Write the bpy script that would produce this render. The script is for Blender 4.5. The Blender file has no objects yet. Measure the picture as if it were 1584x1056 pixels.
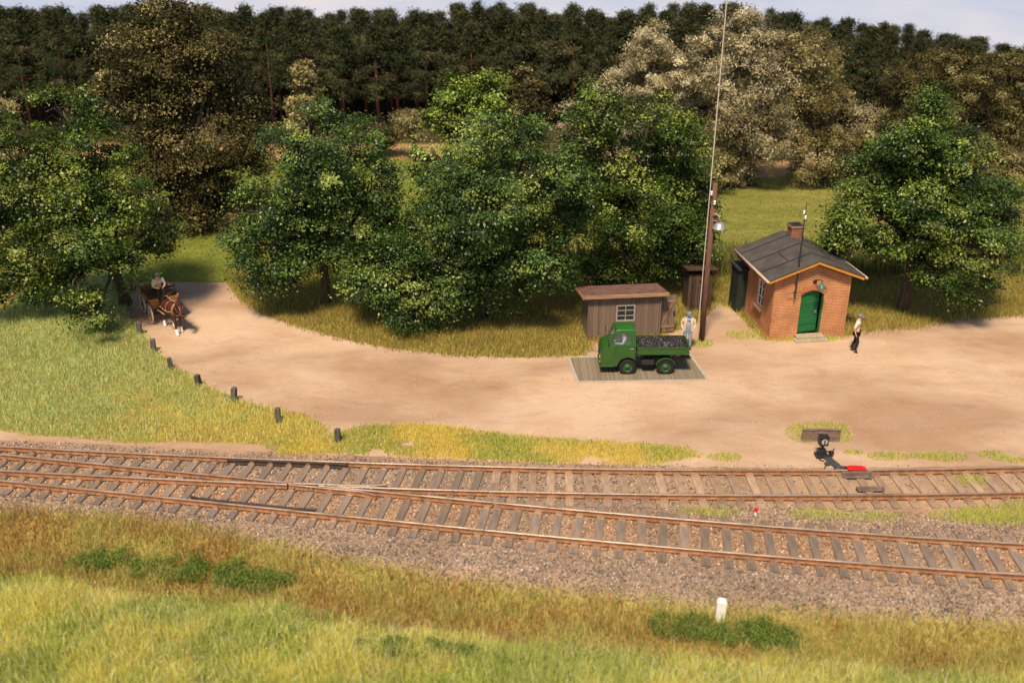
import bpy, bmesh, math, random
import numpy as np
from mathutils import Vector, Matrix
random.seed(7); RNG = np.random.default_rng(7)
S = bpy.context.scene
COL = S.collection
R = math.radians

# ------------------------------------------------------------------ camera, sky, sun, exposure
CAM_H, PITCH, FPX = 17.2, R(23.9), 1505.0
cam_d = bpy.data.cameras.new("camera"); cam = bpy.data.objects.new("camera", cam_d); COL.objects.link(cam)
cam.location = (0, 0, CAM_H); cam.rotation_euler = (R(90) - PITCH, 0, 0)
cam_d.sensor_width = 36; cam_d.lens = 36 * FPX / 1584; cam_d.clip_start = 0.5; cam_d.clip_end = 600
cam_d.dof.use_dof = True; cam_d.dof.focus_distance = 41.0; cam_d.dof.aperture_fstop = 0.26
S.camera = cam
SUN_AZ, SUN_EL = R(197), R(58)      # direction the light comes from (front left of the camera), compass style from +Y
W = bpy.data.worlds.new("World"); S.world = W; W.use_nodes = True
nt = W.node_tree
sky = nt.nodes.new('ShaderNodeTexSky'); sky.sky_type = 'NISHITA'; sky.sun_disc = False
sky.sun_elevation = SUN_EL; sky.sun_rotation = SUN_AZ
nt.links.new(sky.outputs[0], nt.nodes['Background'].inputs[0]); nt.nodes['Background'].inputs[1].default_value = 0.075
sd = bpy.data.lights.new("sun", 'SUN'); sun = bpy.data.objects.new("sun", sd); COL.objects.link(sun)
sd.energy = 4.3; sd.angle = R(9.0); sd.color = (1, .84, .61)
sdir = Vector((math.sin(SUN_AZ) * math.cos(SUN_EL), math.cos(SUN_AZ) * math.cos(SUN_EL), math.sin(SUN_EL)))
sun.rotation_euler = sdir.to_track_quat('Z', 'Y').to_euler()
S.view_settings.view_transform = 'Standard'; S.view_settings.look = 'None'
S.view_settings.exposure = 0.55; S.view_settings.gamma = 1
S.view_settings.use_curve_mapping = False

# ------------------------------------------------------------------ layout helpers (survey of the ground)
def ray(px, py):
    x = (px - 792) / FPX; y = -(py - 528) / FPX
    return np.array([x, math.cos(PITCH) + y * math.sin(PITCH), -math.sin(PITCH) + y * math.cos(PITCH)])
def P(px, py, z=0.0):
    d = ray(px, py); t = (z - CAM_H) / d[2]; return Vector((d[0] * t, d[1] * t, z))
def PY(px, py, Y):
    d = ray(px, py); t = Y / d[1]; return Vector((d[0] * t, Y, CAM_H + d[2] * t))
def proj(X, Y, Z):
    dz = Z - CAM_H
    depth = Y * math.cos(PITCH) - dz * math.sin(PITCH)
    up = Y * math.sin(PITCH) + dz * math.cos(PITCH)
    return 792 + FPX * X / depth, 528 - FPX * up / depth
def inpoly(px, py, poly):
    r = np.zeros(len(px), bool); n = len(poly)
    for i in range(n):
        x0, y0 = poly[i]; x1, y1 = poly[(i + 1) % n]
        if y0 == y1: continue
        c = ((y0 > py) != (y1 > py)) & (px < (x1 - x0) * (py - y0) / (y1 - y0) + x0)
        r ^= c
    return r
def vnoise(x, y, scale=1.0, seed=0):
    x = np.asarray(x) / scale; y = np.asarray(y) / scale
    xi = np.floor(x).astype(np.int64); yi = np.floor(y).astype(np.int64); fx = x - xi; fy = y - yi
    fx = fx * fx * (3 - 2 * fx); fy = fy * fy * (3 - 2 * fy)
    def h(a, b):
        v = (a * 374761393 + b * 668265263 + seed * 1442695041) & 0xffffffff
        v = ((v ^ (v >> 13)) * 1274126177) & 0xffffffff
        return ((v ^ (v >> 16)) & 0xffff) / 65535.0
    return (h(xi, yi) * (1 - fx) + h(xi + 1, yi) * fx) * (1 - fy) + (h(xi, yi + 1) * (1 - fx) + h(xi + 1, yi + 1) * fx) * fy
def fbm(x, y, scale, seed=0):
    return (vnoise(x, y, scale, seed) + .5 * vnoise(x, y, scale / 2.1, seed + 1) + .25 * vnoise(x, y, scale / 4.3, seed + 2)) / 1.75

# ------------------------------------------------------------------ tagging
def tag(o, label=None, cat=None, group=None, kind=None):
    if label: o['label'] = label
    if cat: o['category'] = cat
    if group: o['group'] = group
    if kind: o['kind'] = kind
    return o
def empty(name, loc=(0, 0, 0), rz=0, label=None, cat=None, group=None, sc=1):
    o = bpy.data.objects.new(name, None); COL.objects.link(o); o.location = loc; o.rotation_euler = (0, 0, rz)
    o.scale = (sc, sc, sc); o.empty_display_size = .2
    return tag(o, label, cat, group)
def copy_tree(o, parent=None):
    c = o.copy(); COL.objects.link(c); c.parent = parent
    for ch in list(o.children): copy_tree(ch, c)
    return c

# ------------------------------------------------------------------ materials
def newmat(name):
    m = bpy.data.materials.new(name); m.use_nodes = True
    return m, m.node_tree, m.node_tree.nodes['Principled BSDF']
def mat(name, col, rough=.7, var=.25, scale=6, bump=.0, bscale=40, metal=0, spec=.3, objrand=0.0, col2=None, detail=6, stretch=(1, 1, 1), coat=0):
    m, t, b = newmat(name)
    tc = t.nodes.new('ShaderNodeTexCoord'); mp = t.nodes.new('ShaderNodeMapping'); mp.inputs['Scale'].default_value = stretch
    t.links.new(tc.outputs['Object'], mp.inputs[0])
    n = t.nodes.new('ShaderNodeTexNoise'); n.inputs['Scale'].default_value = scale; n.inputs['Detail'].default_value = detail
    t.links.new(mp.outputs[0], n.inputs[0])
    r = t.nodes.new('ShaderNodeValToRGB'); r.color_ramp.elements[0].position = .3; r.color_ramp.elements[1].position = .7
    c2 = col2 or tuple(min(1, c * (1 + var)) for c in col); c1 = col if col2 else tuple(c * (1 - var) for c in col)
    r.color_ramp.elements[0].color = (*c1, 1); r.color_ramp.elements[1].color = (*c2, 1)
    t.links.new(n.outputs[0], r.inputs[0]); out = r.outputs[0]
    if objrand:
        oi = t.nodes.new('ShaderNodeObjectInfo'); mr = t.nodes.new('ShaderNodeMapRange')
        mr.inputs[3].default_value = 1 - objrand; mr.inputs[4].default_value = 1 + objrand
        t.links.new(oi.outputs['Random'], mr.inputs[0])
        hv = t.nodes.new('ShaderNodeHueSaturation'); t.links.new(mr.outputs[0], hv.inputs['Value']); t.links.new(out, hv.inputs['Color'])
        out = hv.outputs[0]
    t.links.new(out, b.inputs['Base Color'])
    b.inputs['Roughness'].default_value = rough; b.inputs['Metallic'].default_value = metal
    b.inputs['Specular IOR Level'].default_value = spec; b.inputs['Coat Weight'].default_value = coat
    if bump:
        n2 = t.nodes.new('ShaderNodeTexNoise'); n2.inputs['Scale'].default_value = bscale; n2.inputs['Detail'].default_value = 4
        t.links.new(mp.outputs[0], n2.inputs[0])
        bp = t.nodes.new('ShaderNodeBump'); bp.inputs['Strength'].default_value = bump; bp.inputs['Distance'].default_value = .03
        t.links.new(n2.outputs[0], bp.inputs['Height']); t.links.new(bp.outputs[0], b.inputs['Normal'])
    return m
def leafmat(name, rough=.45, spec=.4, trans=.25):
    m, t, b = newmat(name)
    a = t.nodes.new('ShaderNodeVertexColor'); a.layer_name = 'Col'
    t.links.new(a.outputs[0], b.inputs['Base Color']); b.inputs['Roughness'].default_value = rough
    b.inputs['Specular IOR Level'].default_value = spec
    tr = t.nodes.new('ShaderNodeBsdfTranslucent'); t.links.new(a.outputs[0], tr.inputs[0])
    mx = t.nodes.new('ShaderNodeMixShader'); mx.inputs[0].default_value = trans
    t.links.new(b.outputs[0], mx.inputs[1]); t.links.new(tr.outputs[0], mx.inputs[2])
    t.links.new(mx.outputs[0], t.nodes['Material Output'].inputs[0])
    return m
def planks(name, col, col2, width, axis='X', rough=.8, dark=.35):
    """board wood: boards repeat along axis, grain runs along the other"""
    m, t, b = newmat(name); L = t.links.new
    tc = t.nodes.new('ShaderNodeTexCoord'); sp = t.nodes.new('ShaderNodeSeparateXYZ'); L(tc.outputs['Object'], sp.inputs[0])
    def M(op, a, bv=None):
        n = t.nodes.new('ShaderNodeMath'); n.operation = op
        for i, v in enumerate((a, bv)):
            if v is None: continue
            if isinstance(v, (int, float)): n.inputs[i].default_value = v
            else: L(v, n.inputs[i])
        return n.outputs[0]
    src = {'X': sp.outputs[0], 'Y': sp.outputs[1], 'Z': sp.outputs[2], 'XY': M('ADD', sp.outputs[0], sp.outputs[1])}[axis]
    u = M('DIVIDE', src, width); fl = M('FLOOR', u); fr = M('FRACT', u)
    edge = M('LESS_THAN', M('MINIMUM', fr, M('SUBTRACT', 1.0, fr)), .05)
    wn = t.nodes.new('ShaderNodeTexWhiteNoise'); wn.noise_dimensions = '1D'; L(fl, wn.inputs['W'])
    mp = t.nodes.new('ShaderNodeMapping')
    mp.inputs['Scale'].default_value = {'X': (30, 30, 2.5), 'Y': (2.5, 30, 30), 'Z': (2.5, 2.5, 30), 'XY': (30, 30, 2.5)}[axis]
    L(tc.outputs['Object'], mp.inputs[0])
    n = t.nodes.new('ShaderNodeTexNoise'); n.inputs['Scale'].default_value = 1; n.inputs['Detail'].default_value = 6; L(mp.outputs[0], n.inputs[0])
    f = M('ADD', M('MULTIPLY', wn.outputs[0], .45), M('MULTIPLY', n.outputs[0], .75))
    r = t.nodes.new('ShaderNodeValToRGB'); r.color_ramp.elements[0].position = .25; r.color_ramp.elements[1].position = .85
    r.color_ramp.elements[0].color = (*col, 1); r.color_ramp.elements[1].color = (*col2, 1); L(f, r.inputs[0])
    mx = t.nodes.new('ShaderNodeMix'); mx.data_type = 'RGBA'; L(edge, mx.inputs['Factor']); L(r.outputs[0], mx.inputs['A'])
    mx.inputs['B'].default_value = (*[c * dark for c in col], 1)
    L(mx.outputs['Result'], b.inputs['Base Color']); b.inputs['Roughness'].default_value = rough; b.inputs['Specular IOR Level'].default_value = .25
    bp = t.nodes.new('ShaderNodeBump'); bp.inputs['Strength'].default_value = .5; bp.inputs['Distance'].default_value = .02
    L(M('SUBTRACT', n.outputs[0], edge), bp.inputs['Height']); L(bp.outputs[0], b.inputs['Normal'])
    return m
def brickmat(name, c1, c2, mortar, bw=.21, bh=.072):
    m, t, b = newmat(name); L = t.links.new
    tc = t.nodes.new('ShaderNodeTexCoord'); sp = t.nodes.new('ShaderNodeSeparateXYZ'); L(tc.outputs['Object'], sp.inputs[0])
    ad = t.nodes.new('ShaderNodeMath'); ad.operation = 'ADD'; L(sp.outputs[0], ad.inputs[0]); L(sp.outputs[1], ad.inputs[1])
    cb = t.nodes.new('ShaderNodeCombineXYZ'); L(ad.outputs[0], cb.inputs[0]); L(sp.outputs[2], cb.inputs[1])
    br = t.nodes.new('ShaderNodeTexBrick'); L(cb.outputs[0], br.inputs[0])
    br.inputs['Color1'].default_value = (*c1, 1); br.inputs['Color2'].default_value = (*c2, 1); br.inputs['Mortar'].default_value = (*mortar, 1)
    br.inputs['Scale'].default_value = 1; br.inputs['Brick Width'].default_value = bw; br.inputs['Row Height'].default_value = bh
    br.inputs['Mortar Size'].default_value = .014; br.inputs['Mortar Smooth'].default_value = .3; br.inputs['Bias'].default_value = .1
    n = t.nodes.new('ShaderNodeTexNoise'); n.inputs['Scale'].default_value = 1.6; n.inputs['Detail'].default_value = 8; L(tc.outputs['Object'], n.inputs[0])
    mr = t.nodes.new('ShaderNodeMapRange'); mr.inputs[1].default_value = .3; mr.inputs[2].default_value = .7; mr.inputs[3].default_value = .72; mr.inputs[4].default_value = 1.15
    L(n.outputs[0], mr.inputs[0])
    hv = t.nodes.new('ShaderNodeHueSaturation'); L(br.outputs[0], hv.inputs['Color']); L(mr.outputs[0], hv.inputs['Value'])
    L(hv.outputs[0], b.inputs['Base Color']); b.inputs['Roughness'].default_value = .85; b.inputs['Specular IOR Level'].default_value = .2
    bp = t.nodes.new('ShaderNodeBump'); bp.inputs['Strength'].default_value = .8; bp.inputs['Distance'].default_value = .02; bp.invert = True
    L(br.outputs[1], bp.inputs['Height']); L(bp.outputs[0], b.inputs['Normal'])
    return m
M_ = {}
M_['leaf'] = leafmat('leaf', .42, .4, .2)
M_['leafdull'] = leafmat('leaf_dull', .8, .15, .15)
M_['grass'] = leafmat('grass', .7, .15, .45)
M_['bark'] = mat('bark', (.09, .065, .045), .9, .4, 8, .8, 30, stretch=(1, 1, .25))
M_['pinebark'] = mat('pine_bark', (.16, .06, .035), .9, .4, 4, stretch=(1, 1, .3), objrand=.25)
M_['rust'] = mat('rust_rail', (.27, .12, .052), .6, .35, 5, .4, 60, spec=.4)
M_['railtop'] = mat('rail_top', (.33, .26, .22), .4, .45, 1.1, metal=.4, spec=.5, stretch=(.4, 8, 1))  # bare railhead, colour lightened to stand in for sun glint
M_['guard'] = mat('guard_rail', (.045, .028, .024), .55, .3, 5, spec=.4)
M_['tie'] = mat('sleeper_wood', (.145, .125, .115), .9, .3, 2.2, .8, 40, col2=(.29, .20, .145), objrand=.22, stretch=(3, .5, 1))
M_['tiesand'] = mat('sleeper_sandy', (.24, .165, .12), .9, .3, 3, .6, 40, col2=(.42, .28, .19), objrand=.2, stretch=(3, .5, 1))
M_['chair'] = mat('rust_chair', (.30, .18, .115), .85, .3, 10, objrand=.25)
M_['steel'] = mat('steel_plate', (.15, .10, .08), .6, .35, 5, spec=.5)
M_['black'] = mat('black_iron', (.018, .017, .018), .5, .4, 10, spec=.5)
M_['grey'] = mat('grey_cover', (.05, .05, .053), .7, .4, 8, .3)
M_['red'] = mat('red_paint', (.62, .01, .012), .4, .15, 5)
M_['white'] = mat('white_paint', (.75, .73, .70), .6, .08, 5)
M_['silver'] = mat('silver_metal', (.45, .45, .46), .35, .1, 5, metal=.6)
M_['porcelain'] = mat('porcelain', (.82, .82, .80), .2, .03, 5, spec=.6)
M_['pole'] = mat('pole_wood', (.13, .065, .042), .85, .3, 5, .4, 30, stretch=(4, 4, .4))
M_['post'] = mat('post_wood', (.10, .09, .08), .9, .4, 8, .6, 40, objrand=.25, stretch=(3, 3, .6))
M_['conc'] = mat('concrete', (.36, .31, .25), .9, .15, 8, .3)
M_['stone'] = mat('step_stone', (.33, .27, .2), .9, .2, 6, .3)
M_['shedwood'] = planks('shed_boards', (.115, .076, .055), (.205, .145, .105), .10, 'XY', dark=.6)
M_['outwood'] = planks('outhouse_boards', (.035, .022, .016), (.10, .06, .042), .14, 'XY')
M_['deck'] = planks('weighbridge_deck', (.15, .115, .08), (.25, .20, .145), .07, 'X', dark=.7)
M_['trimwood'] = mat('trim_wood', (.30, .17, .10), .8, .3, 6, .3, 30, stretch=(.3, 3, 3))
M_['shedroof'] = mat('red_roofing', (.10, .05, .042), .85, .3, 3, .3, 60, col2=(.18, .10, .082))
M_['brick'] = brickmat('brick', (.37, .115, .045), (.46, .16, .065), (.56, .34, .18))
M_['brickdark'] = brickmat('brick_dark', (.20, .05, .03), (.30, .08, .045), (.34, .22, .15))
M_['felt'] = mat('roof_felt', (.045, .040, .038), .9, .3, 2.0, .35, 90, col2=(.085, .074, .066))
M_['feltseam'] = mat('roof_seam', (.025, .023, .023), .9, .2, 5)
M_['barge'] = mat('ochre_board', (.52, .22, .03), .7, .15, 6)
M_['gutter'] = mat('gutter_zinc', (.42, .31, .25), .5, .15, 6)
M_['greendoor'] = planks('green_door', (.010, .095, .03), (.016, .15, .05), .12, 'Z', rough=.5)
M_['greenframe'] = mat('green_frame', (.03, .13, .05), .6, .15, 6)
M_['darkgreen'] = mat('dark_green_boards', (.018, .024, .018), .8, .3, 4)
M_['dark'] = mat('dark_inside', (.012, .01, .009), .95, .2, 4)
M_['lampgreen'] = mat('lamp_green', (.05, .13, .10), .4, .1, 4)
M_['truck'] = mat('truck_green', (.020, .078, .011), .42, .12, 3, spec=.5, coat=.15)
M_['trucklight'] = mat('truck_roof_green', (.024, .105, .018), .4, .1, 3, spec=.5, coat=.2)
M_['rubber'] = mat('rubber', (.018, .017, .016), .85, .3, 12)
M_['orange'] = mat('orange_lens', (.7, .16, .02), .3, .05, 4)
M_['coal'] = mat('coal', (.02, .02, .022), .28, .5, 14, 0, spec=.8, col2=(.055, .05, .05))
M_['cartwood'] = planks('cart_boards', (.22, .075, .022), (.42, .17, .055), .18, 'Z')
M_['cream'] = mat('cream_paint', (.62, .52, .42), .6, .15, 6)
M_['skin'] = mat('skin', (.60, .33, .20), .6, .06, 5)
M_['khaki'] = mat('beige_cloth', (.60, .50, .34), .9, .1, 8)
M_['shirt'] = mat('white_cloth', (.68, .62, .54), .9, .08, 8)
M_['grey_shirt'] = mat('grey_cloth', (.62, .56, .46), .9, .1, 8)
M_['blue'] = mat('blue_cloth', (.22, .29, .40), .9, .12, 8)
M_['capblue'] = mat('cap_cloth', (.13, .20, .29), .9, .1, 8)
M_['capgrey'] = mat('cap_grey_cloth', (.17, .18, .19), .9, .1, 8)
M_['blackcloth'] = mat('black_cloth', (.02, .017, .015), .9, .2, 8)
M_['horse'] = mat('horse_coat', (.07, .018, .011), .5, .3, 5)
M_['mane'] = mat('horse_mane', (.035, .014, .009), .8, .3, 20)
M_['leather'] = mat('tan_leather', (.36, .20, .10), .7, .2, 10)
def glassmat():
    m, t, b = newmat('glass'); b.inputs['Base Color'].default_value = (.25, .3, .28, 1); b.inputs['Roughness'].default_value = .06
    b.inputs['Alpha'].default_value = .13; b.inputs['Specular IOR Level'].default_value = .8
    return m
M_['glass'] = glassmat()
M_['windowglass'] = mat('window_glass', (.03, .035, .03), .12, .4, 2, spec=.8)

# ------------------------------------------------------------------ mesh builder
class MB:
    def __init__(s): s.v = []; s.f = []; s.m = []
    def add(s, vs, fs, mi=0):
        o = len(s.v); s.v += [tuple(v) for v in vs]; s.f += [tuple(i + o for i in f) for f in fs]; s.m += [mi] * len(fs); return s
    def box(s, c, d, rot=None, mi=0):
        x, y, z = d[0] / 2, d[1] / 2, d[2] / 2
        vs = [Vector((a * x, b * y, e * z)) for a, b, e in ((-1,-1,-1),(1,-1,-1),(1,1,-1),(-1,1,-1),(-1,-1,1),(1,-1,1),(1,1,1),(-1,1,1))]
        if rot is not None: vs = [rot @ v for v in vs]
        c = Vector(c)
        return s.add([v + c for v in vs], ((0,3,2,1),(4,5,6,7),(0,1,5,4),(1,2,6,5),(2,3,7,6),(3,0,4,7)), mi)
    def prism(s, poly, a, b, axis='y', mi=0):
        """poly in (u,w): axis y -> (x,z); axis x -> (y,z); axis z -> (x,y)"""
        def p(u, w, t): return (u, t, w) if axis == 'y' else (t, u, w) if axis == 'x' else (u, w, t)
        n = len(poly); vs = [p(u, w, a) for u, w in poly] + [p(u, w, b) for u, w in poly]
        fs = [tuple(range(n)), tuple(range(2 * n - 1, n - 1, -1))] + [(i, i + n, (i + 1) % n + n, (i + 1) % n) for i in range(n)]
        return s.add(vs, fs, mi)
    def ring(s, outer, inner, a, b, axis='y', mi=0):
        def p(u, w, t): return (u, t, w) if axis == 'y' else (t, u, w) if axis == 'x' else (u, w, t)
        n = len(outer)
        vs = [p(u, w, t) for t in (a, b) for pl in (outer, inner) for u, w in pl]; fs = []
        for i in range(n):
            j = (i + 1) % n
            fs += [(i, j, n + j, n + i), (2*n + i, 3*n + i, 3*n + j, 2*n + j), (i, 2*n + i, 2*n + j, j), (n + i, n + j, 3*n + j, 3*n + i)]
        return s.add(vs, fs, mi)
    def tube(s, pts, r, n=8, mi=0, cap=True):
        pts = [Vector(p) for p in pts]; k = len(pts); rs = r if isinstance(r, (list, tuple)) else [r] * k
        vs = []; prev = None
        for i, p in enumerate(pts):
            d = (pts[min(i + 1, k - 1)] - pts[max(i - 1, 0)]).normalized()
            if prev is None:
                a = d.orthogonal().normalized()
            else:
                a = (prev - d * prev.dot(d))
                a = a.normalized() if a.length > 1e-6 else d.orthogonal().normalized()
            prev = a; b = d.cross(a)
            for j in range(n):
                t = 2 * math.pi * j / n; vs.append(p + (a * math.cos(t) + b * math.sin(t)) * rs[i])
        fs = [(i*n + j, i*n + (j+1) % n, (i+1)*n + (j+1) % n, (i+1)*n + j) for i in range(k - 1) for j in range(n)]
        if cap: fs += [tuple(range(n - 1, -1, -1)), tuple(range((k - 1) * n, k * n))]
        return s.add(vs, fs, mi)
    def lathe(s, prof, c=(0, 0, 0), axis='z', n=16, mi=0, closed=False):
        """prof: (radius, height)"""
        vs = []
        for r, h in prof:
            for j in range(n):
                t = 2 * math.pi * j / n; a, b = r * math.cos(t), r * math.sin(t)
                v = (a, b, h) if axis == 'z' else (a, h, b) if axis == 'y' else (h, a, b)
                vs.append((v[0] + c[0], v[1] + c[1], v[2] + c[2]))
        k = len(prof); rng = range(k if closed else k - 1)
        fs = [(i*n + j, i*n + (j+1) % n, ((i+1) % k)*n + (j+1) % n, ((i+1) % k)*n + j) for i in rng for j in range(n)]
        return s.add(vs, fs, mi)
    def build(s, name, mats, parent=None, bevel=0, smooth=False, seg=2):
        me = bpy.data.meshes.new(name); me.from_pydata(s.v, [], s.f)
        mats = mats if isinstance(mats, (list, tuple)) else [mats]
        for m in mats: me.materials.append(M_[m] if isinstance(m, str) else m)
        me.polygons.foreach_set('material_index', s.m)
        bm = bmesh.new(); bm.from_mesh(me); bmesh.ops.recalc_face_normals(bm, faces=bm.faces); bm.to_mesh(me); bm.free()
        if smooth: me.polygons.foreach_set('use_smooth', [True] * len(me.polygons))
        o = bpy.data.objects.new(name, me); COL.objects.link(o); o.parent = parent
        if bevel:
            b = o.modifiers.new('bevel', 'BEVEL'); b.width = bevel; b.segments = seg; b.limit_method = 'ANGLE'; b.angle_limit = R(35)
        return o
def npmesh(name, verts, faces_flat, sizes, material, cols=None, parent=None, smooth=False):
    me = bpy.data.meshes.new(name); nv = len(verts)
    me.vertices.add(nv); me.vertices.foreach_set('co', verts.astype(np.float32).ravel())
    me.loops.add(len(faces_flat)); me.loops.foreach_set('vertex_index', faces_flat.astype(np.int32))
    me.polygons.add(len(sizes)); st = np.concatenate([[0], np.cumsum(sizes)[:-1]])
    me.polygons.foreach_set('loop_start', st.astype(np.int32)); me.polygons.foreach_set('loop_total', sizes.astype(np.int32))
    if smooth: me.polygons.foreach_set('use_smooth', np.ones(len(sizes), bool))
    if cols is not None:
        a = me.color_attributes.new('Col', 'FLOAT_COLOR', 'POINT')
        c4 = np.ones((nv, 4), np.float32); c4[:, :3] = cols; a.data.foreach_set('color', c4.ravel())
    me.update(calc_edges=True)
    me.materials.append(M_[material] if isinstance(material, str) else material)
    o = bpy.data.objects.new(name, me); COL.objects.link(o); o.parent = parent
    return o
def skin(name, joints, edges, material, parent=None, root=None, sub=1):
    """one continuous surface grown round a skeleton: joints {name:(xyz, r)}"""
    names = list(joints); me = bpy.data.meshes.new(name)
    me.from_pydata([joints[k][0] for k in names], [(names.index(a), names.index(b)) for a, b in edges], [])
    o = bpy.data.objects.new(name, me); COL.objects.link(o)
    o.modifiers.new('skin', 'SKIN')
    sv = me.skin_vertices[0].data
    for i, k in enumerate(names):
        r = joints[k][1]; r = r if isinstance(r, tuple) else (r, r)
        sv[i].radius = r; sv[i].use_root = (k == (root or names[0]))
    su = o.modifiers.new('sub', 'SUBSURF'); su.levels = sub; su.render_levels = sub
    dg = bpy.context.evaluated_depsgraph_get(); dg.update(); ev = o.evaluated_get(dg)
    me2 = bpy.data.meshes.new_from_object(ev); me2.name = name
    bpy.data.objects.remove(o)
    me2.polygons.foreach_set('use_smooth', [True] * len(me2.polygons))
    me2.materials.clear(); me2.materials.append(M_[material])
    o = bpy.data.objects.new(name, me2); COL.objects.link(o); o.parent = parent
    return o

# ------------------------------------------------------------------ track alignment
def fit(pts):
    w = np.array([P(x, y, .22) for x, y in pts]); return np.polyfit(w[:, 0], w[:, 1], 3)
C_up = (fit([(0,691),(217,701.5),(347,708),(528,715.5),(761,721.5),(1056,727),(1289,728.5),(1584,723.5)]) +
        fit([(0,724),(157,735.7),(313,740),(393,744),(528,750),(758,757),(1056,762),(1289,764),(1584,758)])) / 2
C_lo = (fit([(0,705.7),(213,727),(317,736),(528,752),(755,776),(1056,803),(1289,821),(1584,841)]) +
        fit([(0,737),(283,769),(528,794.5),(738,816),(1056,847),(1289,866),(1584,886)])) / 2
def cy(C, x): return float(np.polyval(C, x))
def cs(C, x): return float(np.polyval(np.polyder(C), x))
XL, XR, XJ = -27.0, 27.0, -0.72
def offs(C, x, d):
    """point at offset d (towards +Y) from centreline"""
    s = cs(C, x); n = math.hypot(1, s); return (x - s / n * d, cy(C, x) + d / n)

# ------------------------------------------------------------------ terrain
def gz(x, y):
    x = np.asarray(x, float); y = np.asarray(y, float)
    u = np.polyval(C_lo, np.clip(x, -25, 25)) - y
    def sm(a, b, t): t = np.clip((t - a) / (b - a), 0, 1); return t * t * (3 - 2 * t)
    z = -.55 * sm(2.0, 3.6, u) + .75 * sm(4.4, 6.6, u) - .5 * sm(9, 14, u)
    z = z + (fbm(x, y, 2.3, 5) - .5) * .28 * sm(3, 5, u)
    return z
def sheet(name, x0, x1, y0, y1, step, colf, material, zf=None, kind='structure', dz=0):
    nx = int((x1 - x0) / step) + 1; ny = int((y1 - y0) / step) + 1
    X, Y = np.meshgrid(np.linspace(x0, x1, nx), np.linspace(y0, y1, ny)); X = X.ravel(); Y = Y.ravel()
    Z = (zf(X, Y) if zf else np.zeros_like(X)) + dz
    i, j = np.meshgrid(np.arange(nx - 1), np.arange(ny - 1)); a = (j * nx + i).ravel()
    F = np.stack([a, a + 1, a + 1 + nx, a + nx], 1).ravel()
    o = npmesh(name, np.stack([X, Y, Z], 1), F, np.full(len(a), 4), material, colf(X, Y), smooth=True)
    return tag(o, kind=kind)
def groundmat(name, bump=.6, bs=25, fine=.25, fs=60):
    m, t, b = newmat(name); L = t.links.new
    a = t.nodes.new('ShaderNodeVertexColor'); a.layer_name = 'Col'; tc = t.nodes.new('ShaderNodeTexCoord')
    n = t.nodes.new('ShaderNodeTexNoise'); n.inputs['Scale'].default_value = fs / 10; n.inputs['Detail'].default_value = 10; n.inputs['Roughness'].default_value = .75
    L(tc.outputs['Object'], n.inputs[0])
    mr = t.nodes.new('ShaderNodeMapRange'); mr.inputs[1].default_value = .3; mr.inputs[2].default_value = .7
    mr.inputs[3].default_value = 1 - fine; mr.inputs[4].default_value = 1 + fine; L(n.outputs[0], mr.inputs[0])
    hv = t.nodes.new('ShaderNodeHueSaturation'); L(a.outputs[0], hv.inputs['Color']); L(mr.outputs[0], hv.inputs['Value'])
    L(hv.outputs[0], b.inputs['Base Color']); b.inputs['Roughness'].default_value = .95; b.inputs['Specular IOR Level'].default_value = .1
    n2 = t.nodes.new('ShaderNodeTexNoise'); n2.inputs['Scale'].default_value = bs; n2.inputs['Detail'].default_value = 5; L(tc.outputs['Object'], n2.inputs[0])
    bp = t.nodes.new('ShaderNodeBump'); bp.inputs['Strength'].default_value = bump; bp.inputs['Distance'].default_value = .03
    L(n2.outputs[0], bp.inputs['Height']); L(bp.outputs[0], b.inputs['Normal'])
    return m
M_['ground'] = groundmat('ground_soil'); M_['dirt'] = groundmat('dirt_road', .35, 14, .13, 45); M_['field'] = groundmat('far_field', .5, 6, .3, 12)
def mix(a, b, t): t = np.clip(t, 0, 1)[:, None]; return np.asarray(a) * (1 - t) + np.asarray(b) * t
BALL_EDGE = [(-400,775),(0,786),(200,797),(300,815),(500,852),(700,884),(900,906),(1100,926),(1300,940),(1584,958),(2000,985)]
CREST = [(-400,850),(0,868),(200,896),(450,925),(700,968),(900,985),(1200,1004),(1584,1032),(2000,1060)]
def pxy(x, y): return proj(x, y, 0)
def col_ground(X, Y):
    px, py = pxy(X, Y); be = np.interp(px, *zip(*BALL_EDGE))
    c = mix((.24, .18, .05), (.32, .26, .075), fbm(X, Y, 1.6, 3) * 2 - .5)
    u = np.polyval(C_up, np.clip(X, -25, 25)) - Y
    bed = mix((.25, .165, .11), (.36, .235, .15), fbm(X, Y, 1.2, 9) * 2 - .5)
    t = np.clip((be + 8 - py) / 16, 0, 1) * np.clip((u + 2.2) / .5, 0, 1)
    front = np.clip((py - np.interp(px, *zip(*CREST)) - 5) / 30, 0, 1)
    c = mix(c, (.30, .29, .07), front); c = c * (1 - t[:, None]) + bed * t[:, None]
    return c
sheet('ground', -34, 34, 10, 46, .2, col_ground, 'ground', gz)
def col_field(X, Y):
    n = fbm(X, Y, 7, 11); st = .5 + .5 * np.sin(Y * 2.1 + 1.5 * n)
    c = mix((.14, .145, .030), (.21, .19, .05), n * .8 + st * .35 - .1)
    c = mix(c, (.12, .15, .02), (X < 0) * .7)
    soil = mix((.30, .15, .07), (.40, .24, .11), fbm(X, Y, 3, 12))
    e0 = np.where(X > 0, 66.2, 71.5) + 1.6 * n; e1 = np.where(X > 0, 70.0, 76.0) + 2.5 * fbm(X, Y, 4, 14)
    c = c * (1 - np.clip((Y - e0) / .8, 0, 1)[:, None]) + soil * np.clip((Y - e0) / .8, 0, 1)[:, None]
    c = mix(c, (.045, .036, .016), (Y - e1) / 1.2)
    return c
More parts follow.
